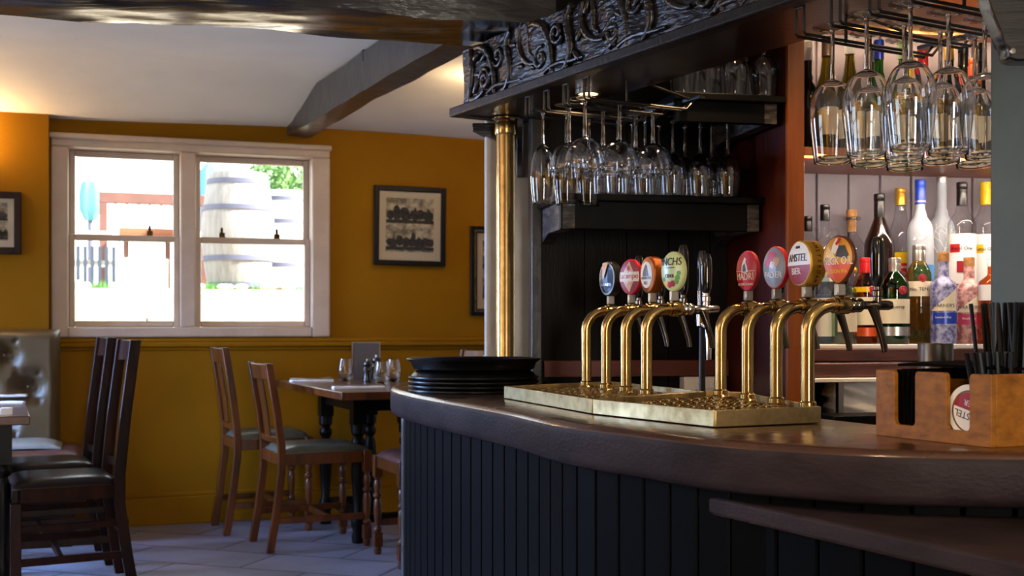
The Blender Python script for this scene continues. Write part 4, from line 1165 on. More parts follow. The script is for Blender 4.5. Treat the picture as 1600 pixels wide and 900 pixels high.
wines = [('dark wine bottle with a white capsule, tucked beside the orange timber edge', 1262, 66, 36, 'b_dark', 'round', 'c_white', 0.26, 'c_black'),
         ('olive green wine bottle with a brown capsule, second from the timber edge', 1292, 58, 42, 'b_olive', 'slope', 'c_taupe', 0.15, 'cream_label'),
         ('olive wine bottle with a white capsule, third from the timber edge', 1328, 56, 42, 'b_olive', 'slope', 'c_white', 0.25, 'cream_label'),
         ('dark wine bottle with a black capsule, just behind the blue capped one', 1362, 70, 34, 'b_dark', 'round', 'c_black', 0.34, None),
         ('bright green wine bottle with a blue capsule', 1373, 63, 42, 'b_green', 'round', 'c_blue', 0.15, 'cream_label'),
         ('green wine bottle with a pale green capsule', 1411, 64, 42, 'b_green', 'slope', 'c_green', 0.25, 'cream_label'),
         ('slim bottle with a gold capsule, standing behind the pale green capped one', 1423, 84, 30, 'b_dark', 'round', 'c_gold', 0.345, None),
         ('dark wine bottle with a red topped capsule', 1442, 76, 40, 'b_dark', 'round', 'c_red', 0.15, 'cream_label'),
         ('dark wine bottle with a gold capsule and a pouring stopper', 1483, 60, 40, 'b_dark', 'round', 'c_gold', 0.25, 'cream_label'),
         ('dark wine bottle with a black screw cap, right of the gold capped one', 1505, 74, 40, 'b_dark', 'round', 'c_black', 0.15, 'cream_label'),
         ('slim bottle with an orange capsule, behind the two black capped wines', 1520, 92, 30, 'b_dark', 'round', 'c_orange', 0.345, None),
         ('dark wine bottle with a black screw cap, next to the grey-green post', 1534, 68, 42, 'b_dark', 'round', 'c_black', 0.25, 'cream_label'),
         ('dark wine bottle, rightmost of its shelf, behind the grey-green post', 1574, 70, 42, 'b_dark', 'round', 'c_black', 0.15, 'cream_label')]
def stopper(t, h, R, neck, hs, ct):
    b = MB(); b.lathe([(0, h), (.008, h), (.013, h+.012), (.015, h+.02), (.012, h+.023), (0, h+.023)], seg=18); b.build('stopper', M['c_char'], t, world=False)
for lab, px, tp, bw, g, shp, cpm, v, lm in wines:
    lbs = [(lm, .16, .42, 66)] if lm else None
    bottle('wine_bottle', lab, px, v, z1, tp, bw, g, shp, .0145, cpm, .062 if cpm not in ('c_gold',) else .075, None, lbs, (('VINO', .014, .33, 'c_char'),) if False else (), stopper if 'stopper' in lab else None, 'wine bottles on the upper shelf', sh=.58)
# spirits, back row on the step
vk = .285; zk = z2+.16
def handles(t, h, R, neck, hs, ct):
    for s in (-1, 1):
        b = MB(); cx, cz = s*(neck+.016), hs+.022
        b.tube([(cx+.014*math.cos(2*PI*i/16), 0, cz+.016*math.sin(2*PI*i/16)) for i in range(16)], .0042, 10, closed=True); b.build('ring_handle', M['b_clear'], t, world=False)
def corkring(t, h, R, neck, hs, ct):
    b = MB(); zc = ct-.004; b.tube([((neck+.007)*math.cos(2*PI*i/24), (neck+.007)*math.sin(2*PI*i/24), zc) for i in range(24)], .006, 10, closed=True); b.build('lip', M['b_clear'], t, world=False)
    b = MB(); b.lathe([(0, zc-.045), (neck*.86, zc-.045), (neck*.9, zc-.002), (0, zc-.002)], seg=18); b.build('cork_plug', M['cork'], t, world=False)
    b = MB()
    for i in range(10):
        a = -PI*i/9; x, y = R*1.003*math.cos(a), R*1.003*math.sin(a)
        b.sphere((x*.97, y*.97, h*.22+.02*(i % 3)), (.018, .018, .022), 8)
    b.build('gold_flecks', M['c_gold'], t, world=False)
def birds(t, h, R, neck, hs, ct):
    b = MB(); mt = Matrix.Translation((0, -R-.0012, h*.50)) @ Matrix(((1, 0, 0, 0), (0, 0, -1, 0), (0, 1, 0, 0), (0, 0, 0, 1)))
    for dx, dy, s in ((.006, 0, 1.), (-.018, -.006, .5), (.024, .008, .5)):
        b.prism([(dx-.012*s, dy-.008*s), (dx+.0*s, dy-.010*s), (dx+.016*s, dy+.006*s), (dx+.006*s, dy+.0*s), (dx-.004*s, dy+.018*s), (dx-.003*s, dy+.002*s)], 0, .0008, mt)
    b.build('white_birds', M['c_white'], t, world=False)
    b = MB(); b.lathe([(neck+.0028, ct+.006), (neck+.0034, ct+.006), (neck+.0034, ct+.012), (neck+.0028, ct+.012)], seg=20, closed=True); b.build('neck_band', M['c_silver'], t, world=False)
def tree(t, h, R, neck, hs, ct):
    b = MB(); rnd = random.Random(2)
    def br(x, z, a, l, d):
        x2, z2_ = x+l*math.sin(a), z+l*math.cos(a)
        def q(x, z): g = -PI/2+x/(R+.001); return ((R+.001)*math.cos(g), (R+.001)*math.sin(g), z)
        b.tube([q(x, z), q((x+x2)/2, (z+z2_)/2), q(x2, z2_)], .0011*(.6+.14*d), 5)
        if d > 0:
            for k in (-1, 1): br(x2, z2_, a+k*rnd.uniform(.25, .6), l*.78, d-1)
    br(-.012, h*.20, .1, h*.13, 4); br(.012, h*.18, .15, h*.12, 4)
    b.build('white_tree', M['c_white'], t, world=False)
def redk(t, h, R, neck, hs, ct):
    pass
spir = [
 dict(name='spirit_bottle', label='clear bottle half hidden behind the orange timber edge on the raised step', px=1262, v=0.345, z0=zk, top=338, bodypx=32, glass='b_clear', cap='c_black', lab=[('c_char', .1, .3)]),
 dict(name='spirit_bottle', label='clear round bottle with two ring handles and a black cap', px=1289, v=0.24, z0=zk, top=320, bodypx=46, glass='b_clear', shape='bulb', cap='c_black', cap_h=.052, lab=[('cream_label', .14, .36)], texts=(('RUM', .014, .25, 'c_char'),) if False else (), extra=handles, sh=.60),
 dict(name='cork_decanter', label='clear decanter with a cork stopper and a glass ring lip', px=1331, v=0.345, z0=zk, top=328, bodypx=52, glass='b_clear', shape='bulb', neck=.017, cap='cork', cap_h=.026, cap_r=.018, extra=corkring, sh=.66),
 dict(name='spirit_bottle', label='brown-black bottle with an orange neck band', px=1374, v=0.24, z0=zk, top=303, bodypx=46, glass='b_brown', shape='slope', neck=.0155, cap='c_black', cap_h=.078, lab=[('c_orange', .655, .675, 60)] if False else None, sh=.60),
 dict(name='spirit_bottle', label='rum bottle with a gold cap and a yellow and red label', px=1407, v=0.345, z0=zk, top=294, bodypx=40, glass='b_clear', shape='slope', neck=.0155, cap='c_gold', cap_h=.058, lab=[('c_yellow', .08, .40, 85), ('c_red', .16, .30, 26, 18)], texts=(('Havana', .017, .265, 'c_white'), ('Club', .020, .205, 'c_white')), sh=.62),
 dict(name='spirit_bottle', label='frosted bottle with a blue capsule and white birds', px=1438, v=0.24, z0=zk, top=281, bodypx=40, glass='b_frost', neck=.015, cap='c_blue', cap_h=.082, extra=birds, lab=[('c_sky', .12, .26, 60, 30)], sh=.60),
 dict(name='spirit_bottle', label='tall frosted bottle with a white bare tree design', px=1471, v=0.345, z0=zk, top=276, bodypx=40, glass='b_frost', neck=.0165, cap='c_silver', cap_h=.02, lab=[('c_grey', .06, .17, 60)], texts=(('BELVEDERE', .0135, .115, 'c_char'),), extra=tree, sh=.60),
 dict(name='spirit_bottle', label='clear vodka bottle with a black cap and white label, red initial', px=1503, v=0.24, z0=zk, top=285, bodypx=42, glass='b_clear', cap='c_black', cap_h=.078, neck=.0155, lab=[('c_white', .10, .54, 80), ('c_red', .375, .45, 22, -30), ('c_wine', .2, .30, 20)], texts=(('Ketel One', .017, .41, 'c_black'),), sh=.66),
 dict(name='spirit_bottle', label='clear vodka bottle with a yellow cap, beside the grey-green post', px=1540, v=0.345, z0=zk, top=285, bodypx=42, glass='b_clear', cap='c_yellow', cap_h=.078, neck=.0155, lab=[('c_white', .10, .54, 80), ('c_yellow', .375, .45, 22, -30)], texts=(('Ketel One', .017, .41, 'c_black'),), sh=.66)]
vf = .085
def seal(t, h, R, neck, hs, ct, m='c_red', cx=.012, fz=.62):
    b = MB(); b.lathe([(0, 0), (.0125, 0), (.0135, .002), (.0115, .0035), (.0085, .0025), (.007, .0035), (0, .0035)], (cx, -R*.93, h*fz), 18, Matrix.Rotation(PI/2, 4, 'X')); b.build('wax_seal', M[m], t, world=False)
def seal_r(t, h, R, neck, hs, ct): seal(t, h, R, neck, hs, ct, 'c_wine', R*.55)
def ten(t, h, R, neck, hs, ct):
    seal(t, h, R, neck, hs, ct, 'c_wine', .010, .66)
    b = MB()
    for i in range(15):
        a = -PI+PI*i/14; x, y = R*1.01*math.cos(a), R*1.01*math.sin(a)
        b.tube([(x, y, .008), (x, y, .035+.014*(i % 2)), (x*.96, y*.96, .045+.014*(i % 2))], [.0045, .004, .001], 6)
    b.build('glass_flutes', M['b_pale'], t, world=False)
def tri_label(t, h, R, neck, hs, ct):
    b = MB(); rr = R+.0030
    pl = [(-R*1.0, h*.36), (R*1.05, h*.36), (R*1.05, h*.60)]
    b.prism(pl, 0, .0006); bmesh.ops.triangulate(b.bm, faces=b.bm.faces); bmesh.ops.subdivide_edges(b.bm, edges=b.bm.edges, cuts=6, use_grid_fill=True)
    for vtx in b.bm.verts:
        a = -PI/2+vtx.co.x/rr; d = rr+vtx.co.z; vtx.co = Vector((d*math.cos(a), d*math.sin(a), vtx.co.y))
    b.build('slanted_label', M['cream_label'], t, world=False, smooth=False)
front = [
 dict(name='gin_bottle', label='pale blue bottle with a blue edge, behind the third right tap', px=1289, v=0.13, z0=z2, top=418, bodypx=30, glass='b_blue', shape='square', cap='c_silver', cap_h=.03, lab=[('c_white', .1, .6)]),
 dict(name='spirit_bottle', label='pale green clear bottle behind the rightmost tap badge', px=1319, v=0.06, z0=z2, top=408, bodypx=38, glass='b_pale', shape='square', cap='c_white', cap_h=.03, lab=[('c_cream', .15, .5, 70, 40)]),
 dict(name='spirit_bottle', label='amber bottle with a red cap and orange label', px=1352, v=0.125, z0=z2, top=403, bodypx=38, glass='b_amber', neck=.0165, cap='c_red', cap_h=.048, lab=[('cream_label', .22, .54, 75), ('c_orange', .09, .19, 60), ('c_yellow', .60, .66, 80)], extra=seal_r, sh=.70),
 dict(name='gin_bottle', label='emerald green gin bottle with a silver cap and red seal', px=1398, v=0.06, z0=z2, top=403, bodypx=44, glass='b_gin', neck=.0165, cap='c_silver', cap_h=.046, lab=[('cream_label', .24, .52, 80), ('c_silver', .10, .20, 80)], texts=(('Tanqueray', .015, .43, 'c_char'),), extra=seal_r, sh=.72),
 dict(name='gin_bottle', label='tall pale gold gin bottle with a red seal and fluted base', px=1436, v=0.13, z0=z2, top=383, bodypx=38, glass='b_gold', neck=.019, cap='c_silver', cap_h=.05, lab=[('cream_label', .48, .63, 85)], texts=(('No. TEN', .016, .55, 'c_char'),), extra=ten, sh=.74),
 dict(name='gin_bottle', label='violet patterned bottle with cork stopper and blue label', px=1474, v=0.06, z0=z2, top=394, bodypx=40, glass='b_violet', shape='square', neck=.0165, cap='cork', cap_h=.03, cap_r=.0175, lab=[('c_blue', .22, .34, 62, 14)], texts=(('WARNER\'S', .0155, .415, 'c_char'), ('London Dry', .010, .29, 'c_white')), extra=tri_label, sh=.66),
 dict(name='gin_bottle', label='pink patterned bottle with cork stopper and raspberry label', px=1514, v=0.13, z0=z2, top=402, bodypx=42, glass='b_pink', shape='square', neck=.0165, cap='cork', cap_h=.03, cap_r=.0175, lab=[('c_pink', .22, .34, 62, 14)], texts=(('WARNER\'S', .0155, .415, 'c_char'), ('Raspberry', .010, .29, 'c_white')), extra=tri_label, sh=.66),
 dict(name='spirit_bottle', label='amber bottle with a white label, touching the grey-green post', px=1550, v=0.06, z0=z2, top=402, bodypx=40, glass='b_amber', shape='square', cap='c_white', cap_h=.03, lab=[('c_white', .50, .68, 80)], sh=.72)]
for d in spir: bottle(group='spirit bottles on the raised step', **d)
for d in front: bottle(group='spirit bottles on the front of the shelf', **d)
# orange band on the brown bottle
for o in list(COL.objects):
    if o.get('label') == 'brown-black bottle with an orange neck band':
        b = MB(); b.lathe([(.0158, 0), (.0186, 0), (.0186, .012), (.0158, .012)], (0, 0, zat(362, o.location.y)-o.location.z), 20, closed=True); b.build('neck_band', M['c_orange'], o, world=False)

# ------------------------------------------------------------------ grey-green post at the right with its dark bracket
A_ = Vector((atx(1547, 2.30), 2.30, 0)); cq = A_+CD*.07+CN*.06
b = MB(); b.prism([(p.x, p.y) for p in (A_, A_+CD*.14, A_+CD*.14+CN*.12, A_+CN*.12)], ZB, 2.33)
po = thing('bar_post', 'grey-green painted post at the right edge, standing on the bar', 'post', (cq.x, cq.y, ZB))
b.build('shaft', M['teal'], po, bevel=.004)
b = MB(); Yb = 2.135
pl = [atp for atp in [(1534, -60), (1543, 0), (1552, 24), (1562, 48), (1569, 70), (1575, 74), (1576, 90), (1588, 95), (1660, 95), (1660, -60)]]
pl = [(atx(x, Yb), zat(y, Yb)) for x, y in pl]
b.prism(pl, -Yb-.045, -Yb, Matrix(((1, 0, 0, 0), (0, 0, -1, 0), (0, 1, 0, 0), (0, 0, 0, 1))))
br_ = b.build('bracket', M['black_beam'], po, bevel=.004)
b = MB(); q = at(1582, 80, Yb-.001); b.lathe([(0, 0), (.006, 0), (.005, .003), (0, .0035)], q, 14, Matrix.Rotation(PI/2, 4, 'X')); b.build('screw', M['steel'], br_)

# ------------------------------------------------------------------ wooden bar caddy and what is in it
ck = Vector((.676, 2.2, ZB)); CA = math.atan2(-.894, .449)
cad = thing('bar_caddy', 'stained plywood bar caddy holding black napkins, beer mats and straws', 'caddy', ck, CA)
L_, D_, H_ = .265, .20, .122; tk = .011
b = MB(); FX = Matrix(((1, 0, 0, 0), (0, 0, 1, 0), (0, 1, 0, 0), (0, 0, 0, 1)))
def notch(x0, x1, zb, r=.008):
    o = [(x0-.006, H_), (x0-.002, H_-.002), (x0, H_-.008), (x0, zb+r)]+[(x0+r-r*math.cos(a), zb+r-r*math.sin(a)) for a in (PI/6, PI/3, PI/2)]
    o += [(x1-r+r*math.sin(a), zb+r-r*math.cos(a)) for a in (0, PI/6, PI/3, PI/2)]+[(x1, H_-.008), (x1+.002, H_-.002), (x1+.006, H_)]
    return o
poly = [(0, 0), (0, H_)]+notch(.046, .096, .024)+notch(.168, .2185, .024)+[(L_, H_), (L_, 0)]
b.prism(poly, 0, tk, FX); b.build('front_panel', M['caddy'], cad, world=False, bevel=.0015)
b = MB(); b.box2((L_-tk, tk+.0005, 0), (L_, D_, H_)); b.build('end_panel', M['caddy'], cad, world=False, bevel=.0015)
b = MB(); b.box2((0, tk+.0005, 0), (tk, D_, H_)); b.build('end_panel', M['caddy'], cad, world=False, bevel=.0015)
b = MB(); b.box2((tk, D_-tk, 0), (L_-tk, D_, H_)); b.build('back_panel', M['caddy'], cad, world=False, bevel=.0015)
b = MB(); b.box2((tk, tk, 0), (L_-tk, D_-tk, .009)); b.build('base', M['caddy'], cad, world=False)
b = MB(); b.box2((.140, tk, .009), (.149, D_-tk, H_-.012)); b.build('divider', M['caddy'], cad, world=False)
b = MB(); b.box2((.149, .085, .009), (L_-tk, .094, H_-.02)); b.build('divider', M['caddy'], cad, world=False)
def cw(x, y, z): return ck+Matrix.Rotation(CA, 3, 'Z') @ Vector((x, y, z))
# black napkins, standing in the left half, one folded flat over the top
for i in range(9):
    x = .040+i*.0105
    b = MB(); b.slab(lambda u, v: cw(x+.002*math.sin(5*v+i), tk+.004+u*(D_-2*tk-.010), .0095+v*(.114+.0015*math.sin(i*2.1))), 6, 6, Matrix.Rotation(CA, 3, 'Z') @ Vector((.0075, 0, 0)))
    tag(b.build('napkin', M['napkin_black'], angle=80), 'black folded napkin standing in the caddy, %s from the left' % ['first', 'second', 'third', 'fourth', 'fifth', 'sixth', 'seventh', 'eighth', 'ninth'][i], 'napkin', 'black napkins in the caddy')
b = MB(); b.slab(lambda u, v: cw(.030+u*.205, .025+v*.155, H_+.005+.006*math.sin(3*u+1)*math.sin(2.2*v+.4)+.004*u), 16, 12, (0, 0, .005))
tag(b.build('napkin', M['napkin_black'], angle=80), 'black folded napkin lying flat across the top of the caddy', 'napkin', 'black napkins in the caddy')
# beer mats
for i in range(4):
    y = tk+.002+i*.004
    mm = thing('beer_mat', 'round white beer mat with red and gold design, upside down in the caddy slot' if i == 0 else 'white beer mat in the caddy slot, %s behind the printed front one' % ['', 'first', 'second', 'third'][i], 'beer mat', cw(.206, y, .0095), CA, 'beer mats in the caddy')
    mt = Matrix.Translation((0, 0, .047)) @ Matrix.Rotation(PI/2, 4, 'X') @ Matrix.Rotation(PI-.25, 4, 'Z')
    R_ = .0465
    b = MB(); b.lathe([(0, -.0028), (R_, -.0028), (R_, 0), (0, 0)], seg=48, mat=mt); cardo = b.build('card', M['paper'], mm, world=False)
    if i: continue
    b = MB(); b.lathe([(.0335, .0001), (.0365, .0001), (.0365, .0004), (.0335, .0004)], seg=48, mat=mt, closed=True); b.build('gold_ring', M['gold'], cardo, world=False)
    b = MB(); b.prism([(.033*math.cos(PI+PI*k/24), -.002+.031*math.sin(PI+PI*k/24)) for k in range(25)], .0001, .0005, mt); b.build('red_half', M['c_wine'], cardo, world=False)
    b = MB(); b.merge(text_bm('AMSTEL', .017, .0002), mt @ Matrix.Translation((0, .008, .0004))); b.build('lettering', M['c_black'], cardo, world=False, smooth=False)
    b = MB(); b.merge(text_bm('BIER', .014, .0002), mt @ Matrix.Translation((0, -.014, .0007))); b.build('lettering', M['c_white'], cardo, world=False, smooth=False)
# straws: a tall bunch and a short leaning bunch
b = MB(); b.lathe([(0, 0), (.0038, 0), (.0038, .235), (.0028, .235), (.0028, .010), (0, .010)], seg=8)
rnd = random.Random(4)
def straw_proto(label, loc, rot):
    me = b.build('drinking_straw', M['straw'], None)
    me.location = loc; me.rotation_euler = rot
    return tag(me, label, 'straw', 'black straws in the caddy')
sp = None; n = 0
for i in range(6):
    for j in range(6):
        x = .163+i*.0148+rnd.uniform(-.003, .003); y = .104+j*.0140+rnd.uniform(-.002, .002)
        p = cw(x, y, .0095)
        lean = Vector((rnd.uniform(-.09, .09), rnd.uniform(-.05, .02), 1)) if i > 0 else Vector((-.10+rnd.uniform(-.03, .02), rnd.uniform(-.04, .02), 1))
        lim = .10
        rot = (Matrix.Rotation(CA, 3, 'Z') @ lean).to_track_quat('Z', 'Y').to_euler()
        lab = 'tall black straw in the back bunch of the caddy, row %s, place %s' % (['one', 'two', 'three', 'four', 'five', 'six'][j], ['one', 'two', 'three', 'four', 'five', 'six'][i])
        if sp is None:
            sp = straw_proto(lab, p, rot)
        else:
            c = sp.copy(); COL.objects.link(c); c.location = p; c.rotation_euler = rot; c['label'] = lab
b = MB(); b.lathe([(0, 0), (.0045, 0), (.0045, .150), (.0033, .150), (.0033, .010), (0, .010)], seg=8); sp2 = None
for i in range(9):
    x = .226+.0095*(i % 3)+.001; y = tk+.010+.02*(i//3)+.003*(i % 2)
    p = cw(x, y, .0095); lean = Vector((-.10+.03*(i % 3), -.02+.12*((i//3)-1), 1))
    rot = (Matrix.Rotation(CA, 3, 'Z') @ lean).to_track_quat('Z', 'Y').to_euler()
    lab = 'short thick black straw leaning in the front corner of the caddy, %s of nine' % ['first', 'second', 'third', 'fourth', 'fifth', 'sixth', 'seventh', 'eighth', 'ninth'][i]
    if sp2 is None:
        sp2 = tag(b.build('short_straw', M['straw'], None), lab, 'straw', 'short straws in the caddy'); sp2.location = p; sp2.rotation_euler = rot
    else:
        c = sp2.copy(); COL.objects.link(c); c.location = p; c.rotation_euler = rot; c['label'] = lab
# steel tin behind the caddy
tp = Vector((.822, 2.298, ZB)); b = MB()
b.lathe([(0, 0), (.029, 0), (.031, .003), (.033, .166), (.0342, .17), (.0325, .17), (.0305, .006), (0, .006)], seg=32)
tn = b.build('shaker_tin', M['steel'], None); tn.location = tp; tag(tn, 'brushed steel tin standing behind the wooden caddy', 'tin')
# ------------------------------------------------------------------ chairs
def turned_leg(b, x, y, z0, z1, sq=.038):
    """square-topped turned leg with rings"""
    h = z1-z0
    b.box((x, y, z1-h*.11), (sq, sq, h*.22)); b.box((x, y, z0+h*.15), (sq, sq, h*.14))
    r = sq*.5
    b.lathe([(r*.55, h*.22), (r*.95, h*.24), (r*.95, h*.265), (r*.6, h*.285), (r*.85, h*.36), (r*1.0, h*.46), (r*.9, h*.53), (r*.6, h*.56), (r*1.05, h*.58), (r*1.05, h*.605), (r*.6, h*.62), (r*.95, h*.68), (r*.85, h*.73), (r*.55, h*.755), (r*.95, h*.77), (r*.95, h*.78)], (x, y, z0), 16)
    b.lathe([(r*.8, 0), (r*.95, h*.03), (r*.9, h*.08)], (x, y, z0), 12)
def chair(name, label, loc, rz, H=.92, SH=.475, W=.38, D=.42, wood='chair_wood', pad='leather_green', high=False, group=None):
    t = thing(name, label, 'chair', loc, rz, group)
    xr = -D/2+.02; wr = W/2-.02
    pw = .044 if high else .036
    for s in (-1, 1):
        # rear post: raked foot, upright at the seat, raked back
        ys = s*wr
        prof = [(-.055, 0), (-.028, SH*.35), (0, SH*.8), (0, SH+.03), (-.022, SH+(H-SH)*.45), (-.062, H)]
        b = MB(); d = pw
        pts_f = [(xr+x+d/2, z) for x, z in prof]; pts_b = [(xr+x-d/2, z) for x, z in prof]
        b.prism(pts_f+pts_b[::-1], ys-.015, ys+.015, Matrix(((1, 0, 0, 0), (0, 0, 1, 0), (0, 1, 0, 0), (0, 0, 0, 1))))
        b.build('rear_leg', M[wood], t, bevel=.004, world=False)
        b = MB()
        if high: b.box((D/2-.03, s*(W/2), SH*.5-.03), (.04, .04, SH-.06)); b.lathe([(.012, .12), (.021, .14), (.016, .2), (.021, .26), (.012, .28)], (D/2-.03, s*(W/2), 0), 14)
        else: turned_leg(b, D/2-.03, s*(W/2), 0, SH-.005, .04)
        b.build('front_leg', M[wood], t, bevel=.003, world=False)
    def rx(z):
        return xr+(-.022-(z-(SH+(H-SH)*.45))/(H-SH-(H-SH)*.45)*.040 if z > SH+(H-SH)*.45 else -.022*(z-SH)/((H-SH)*.45))
    rh = .075 if not high else .085
    def rail(zc, hh, bow, nm, th=.018):
        b = MB()
        def f(u, v):
            y = (-1+2*u)*(wr-.012); z = zc-hh/2+hh*v
            return (rx(z)-th/2-bow*(1-(2*u-1)**2), y, z)
        b.slab(f, 10, 3, (th, 0, 0)); b.build(nm, M[wood], t, bevel=.003, world=False)
    rail(H-rh/2-.004, rh, .022, 'top_rail')
    rail(SH+.055, .03, .012, 'lower_rail')
    if not high:
        b = MB()
        def f(u, v):
            z = SH+.06+(H-rh-SH-.065)*v; return (rx(z)-.018, (-1+2*u)*.05, z)
        b.slab(f, 4, 8, (.010, 0, 0)); b.build('splat', M[wood], t, bevel=.002, world=False)
    b = MB(); zr = SH-.035; hh = .055
    for s in (-1, 1): b.beam((xr+.018, s*wr, zr), (D/2-.05, s*(W/2), zr), .022, hh)
    b.beam((D/2-.03, -W/2+.02, zr), (D/2-.03, W/2-.02, zr), .022, hh); b.beam((xr, -wr+.015, zr), (xr, wr-.015, zr), .022, hh)
    b.build('seat_frame', M[wood], t, bevel=.003, world=False)
    b = MB(); hw = W/2-.004
    def seat(u, v):
        x = -D/2+.022+(D-.04)*u; ww = (wr-.0)+(hw-wr)*u; y = (-1+2*v)*ww
        q = (1-(2*u-1)**6)*(1-(2*v-1)**6); return (x, y, SH-.004+.034*q**.5 if q > 0 else SH-.004)
    b.slab(seat, 18, 18, (0, 0, -.006)); b.build('seat', M[pad], t, world=False, angle=80)
    b = MB(); zs = .15
    for s in (-1, 1): b.beam((xr-.04, s*wr, zs), (D/2-.045, s*W/2, zs), .018, .03)
    b.beam((.02, -W/2+.03, zs), (.02, W/2-.03, zs), .018, .028)
    if high:
        for s in (-1, 1): b.beam((xr-.035, s*wr, zs+.13), (D/2-.045, s*W/2, zs+.13), .016, .026)
        b.beam((xr-.02, -wr+.01, zs+.08), (xr-.02, wr-.01, zs+.08), .016, .026)
    b.build('stretcher', M[wood], t, world=False, bevel=.002)
    return t
chair('dining_chair', 'oak dining chair with a grey-green seat, nearest the camera at the right table', (-.98, 5.89, 0), math.radians(26), H=.90, SH=.475, D=.47)
chair('dining_chair', 'oak dining chair with its shadow on the yellow wall, behind the nearest one', (-1.315, 6.35, 0), math.radians(24), H=.968, SH=.50)
chair('dining_chair', 'oak chair mostly hidden by the bar, on the far side of the right table', (-.395, 5.49, 0), math.radians(203), H=.965, SH=.475, pad='leather_red')
chair('dining_chair', 'tall dark oak chair with a shiny dark leather seat, nearest at bottom left', (-1.855, 4.885, 0), math.radians(206), H=1.02, SH=.445, W=.42, D=.44, wood='chair_dark', pad='leather_navy', high=True)
chair('dining_chair', 'tall dark oak chair with a dark leather seat, between the nearest one and the booth', (-2.125, 5.40, 0), math.radians(206), H=1.025, SH=.445, W=.42, D=.44, wood='chair_dark', pad='leather_navy', high=True)

# ------------------------------------------------------------------ tables
def table(name, label, corner, ux, uy, L, Wd, zt, inset_=.09, ie=.09, ib=None, i2=None):
    ib = ib or L-ie; i2 = i2 or inset_
    """corner: near left/right corner in plan; ux along the length, uy across"""
    c = corner+ux*L/2+uy*Wd/2
    t = thing(name, label, 'table', (c.x, c.y, 0))
    th = .036
    b = MB(); q = [corner, corner+ux*L, corner+ux*L+uy*Wd, corner+uy*Wd]
    b.prism([(p.x, p.y) for p in q], zt-th, zt); b.build('tabletop', M['table_top'], t, bevel=.004, side_mat=M['chair_wood'])
    leg0 = None
    b = MB()
    for u, v in ((ie, inset_), (ib, inset_), (ie, Wd-i2), (ib, Wd-i2)):
        p = corner+ux*u+uy*v; bb = MB()
        z1 = zt-th
        bb.lathe([(.03, 0), (.034, .03), (.028, .06), (.036, .09), (.036, .12), (.022, .15), (.030, .26), (.036, .36), (.030, .44), (.020, .47), (.034, .49), (.034, .51), (.022, .53), (.036, .545), (.036, z1-.15)], (p.x, p.y, 0), 18)
        bb.box((p.x, p.y, z1-.08), (.07, .07, .16), math.atan2(ux.y, ux.x))
        bb.build('leg', M['table_dark'], t)
    z1 = zt-th-.05
    def pt(u, v): p = corner+ux*u+uy*v; return (p.x, p.y, z1)
    for a, d in (((ie, inset_), (ib, inset_)), ((ie, Wd-i2), (ib, Wd-i2)), ((ie, inset_), (ie, Wd-i2)), ((ib, inset_), (ib, Wd-i2))):
        b.beam(pt(*a), pt(*d), .022, .09)
    b.build('apron', M['table_dark'], t, bevel=.002)
    b = MB(); p0, p1 = corner+ux*ie+uy*Wd/2, corner+ux*(ib)+uy*Wd/2
    b.beam((p0.x, p0.y, .12), (p1.x, p1.y, .12), .05, .04)
    for u in (ie, ib):
        a, d = corner+ux*u+uy*inset_, corner+ux*u+uy*(Wd-i2); b.beam((a.x, a.y, .12), (d.x, d.y, .12), .04, .04)
    b.build('stretcher', M['table_dark'], t)
    return t
UX = Vector((-.40, .9165, 0)); UY = Vector((.9165, .40, 0))
ZTR = .785; tc_ = Vector((atx(534, 5.2), 5.2, 0))
table('dining_table', 'wooden table laid with glasses and pepper mills, below the window by the bar', tc_, UX, UY, 1.36, .60, ZTR, .26, .64, 1.27, .09)
ZTL = .72; tl = Vector((atx(47, 4.70), 4.70, 0))
table('dining_table', 'dark wooden table cut by the left edge before the leather booth', tl+UX*0, UX, -UY, 1.02, .70, ZTL, .10)
def ontab(px, py, z): Y = (CH-z)*F/(py-HY); return Vector((atx(px, Y), Y, z))
# stemless tumblers
def tumbler(label, px, py, first=[None]):
    p = ontab(px, py, ZTR)
    if first[0] is None:
        t = thing('stemless_glass', label, 'glass', p, group='stemless glasses on the right table')
        b = MB(); o = [(0, 0), (.022, 0), (.030, .010), (.0385, .032), (.0415, .052), (.040, .078), (.0335, .118)]
        i = [(.032, .118), (.0385, .078), (.040, .052), (.037, .034), (.028, .014), (0, .010)]
        b.lathe(o+i, seg=30); b.build('bowl', M['stem'], t, world=False, angle=70); first[0] = t; return t
    return dup(first[0], p, label=label)
tumbler('stemless wine glass left of the menu card on the right table', 539, 595.5)
tumbler('stemless wine glass before the pepper mills, the nearest on the right table', 597, 602)
tumbler('stemless wine glass at the right of the laid table, behind the nearest glass', 615, 597)
mc = thing('menu_card', 'grey-brown menu standing upright on the right table', 'menu', ontab(572, 592, ZTR), math.radians(6))
b = MB(); ws = .046*5.9/1.0; hh = .215
b.box((0, 0, .1), (.145, .012, .2)); b.build('card', M['slate_card'], mc, world=False, bevel=.001)
b = MB(); b.box((-.0755, 0, .102), (.005, .016, .204)); b.box((.0755, 0, .102), (.005, .016, .204)); b.box((0, 0, .2025), (.146, .016, .005)); b.build('edge_trim', M['c_taupe'], mc, world=False)
b = MB(); b.box((0, -.0065, .112), (.05, .001, .005)); b.build('gilt_line', M['gold'], mc, world=False)
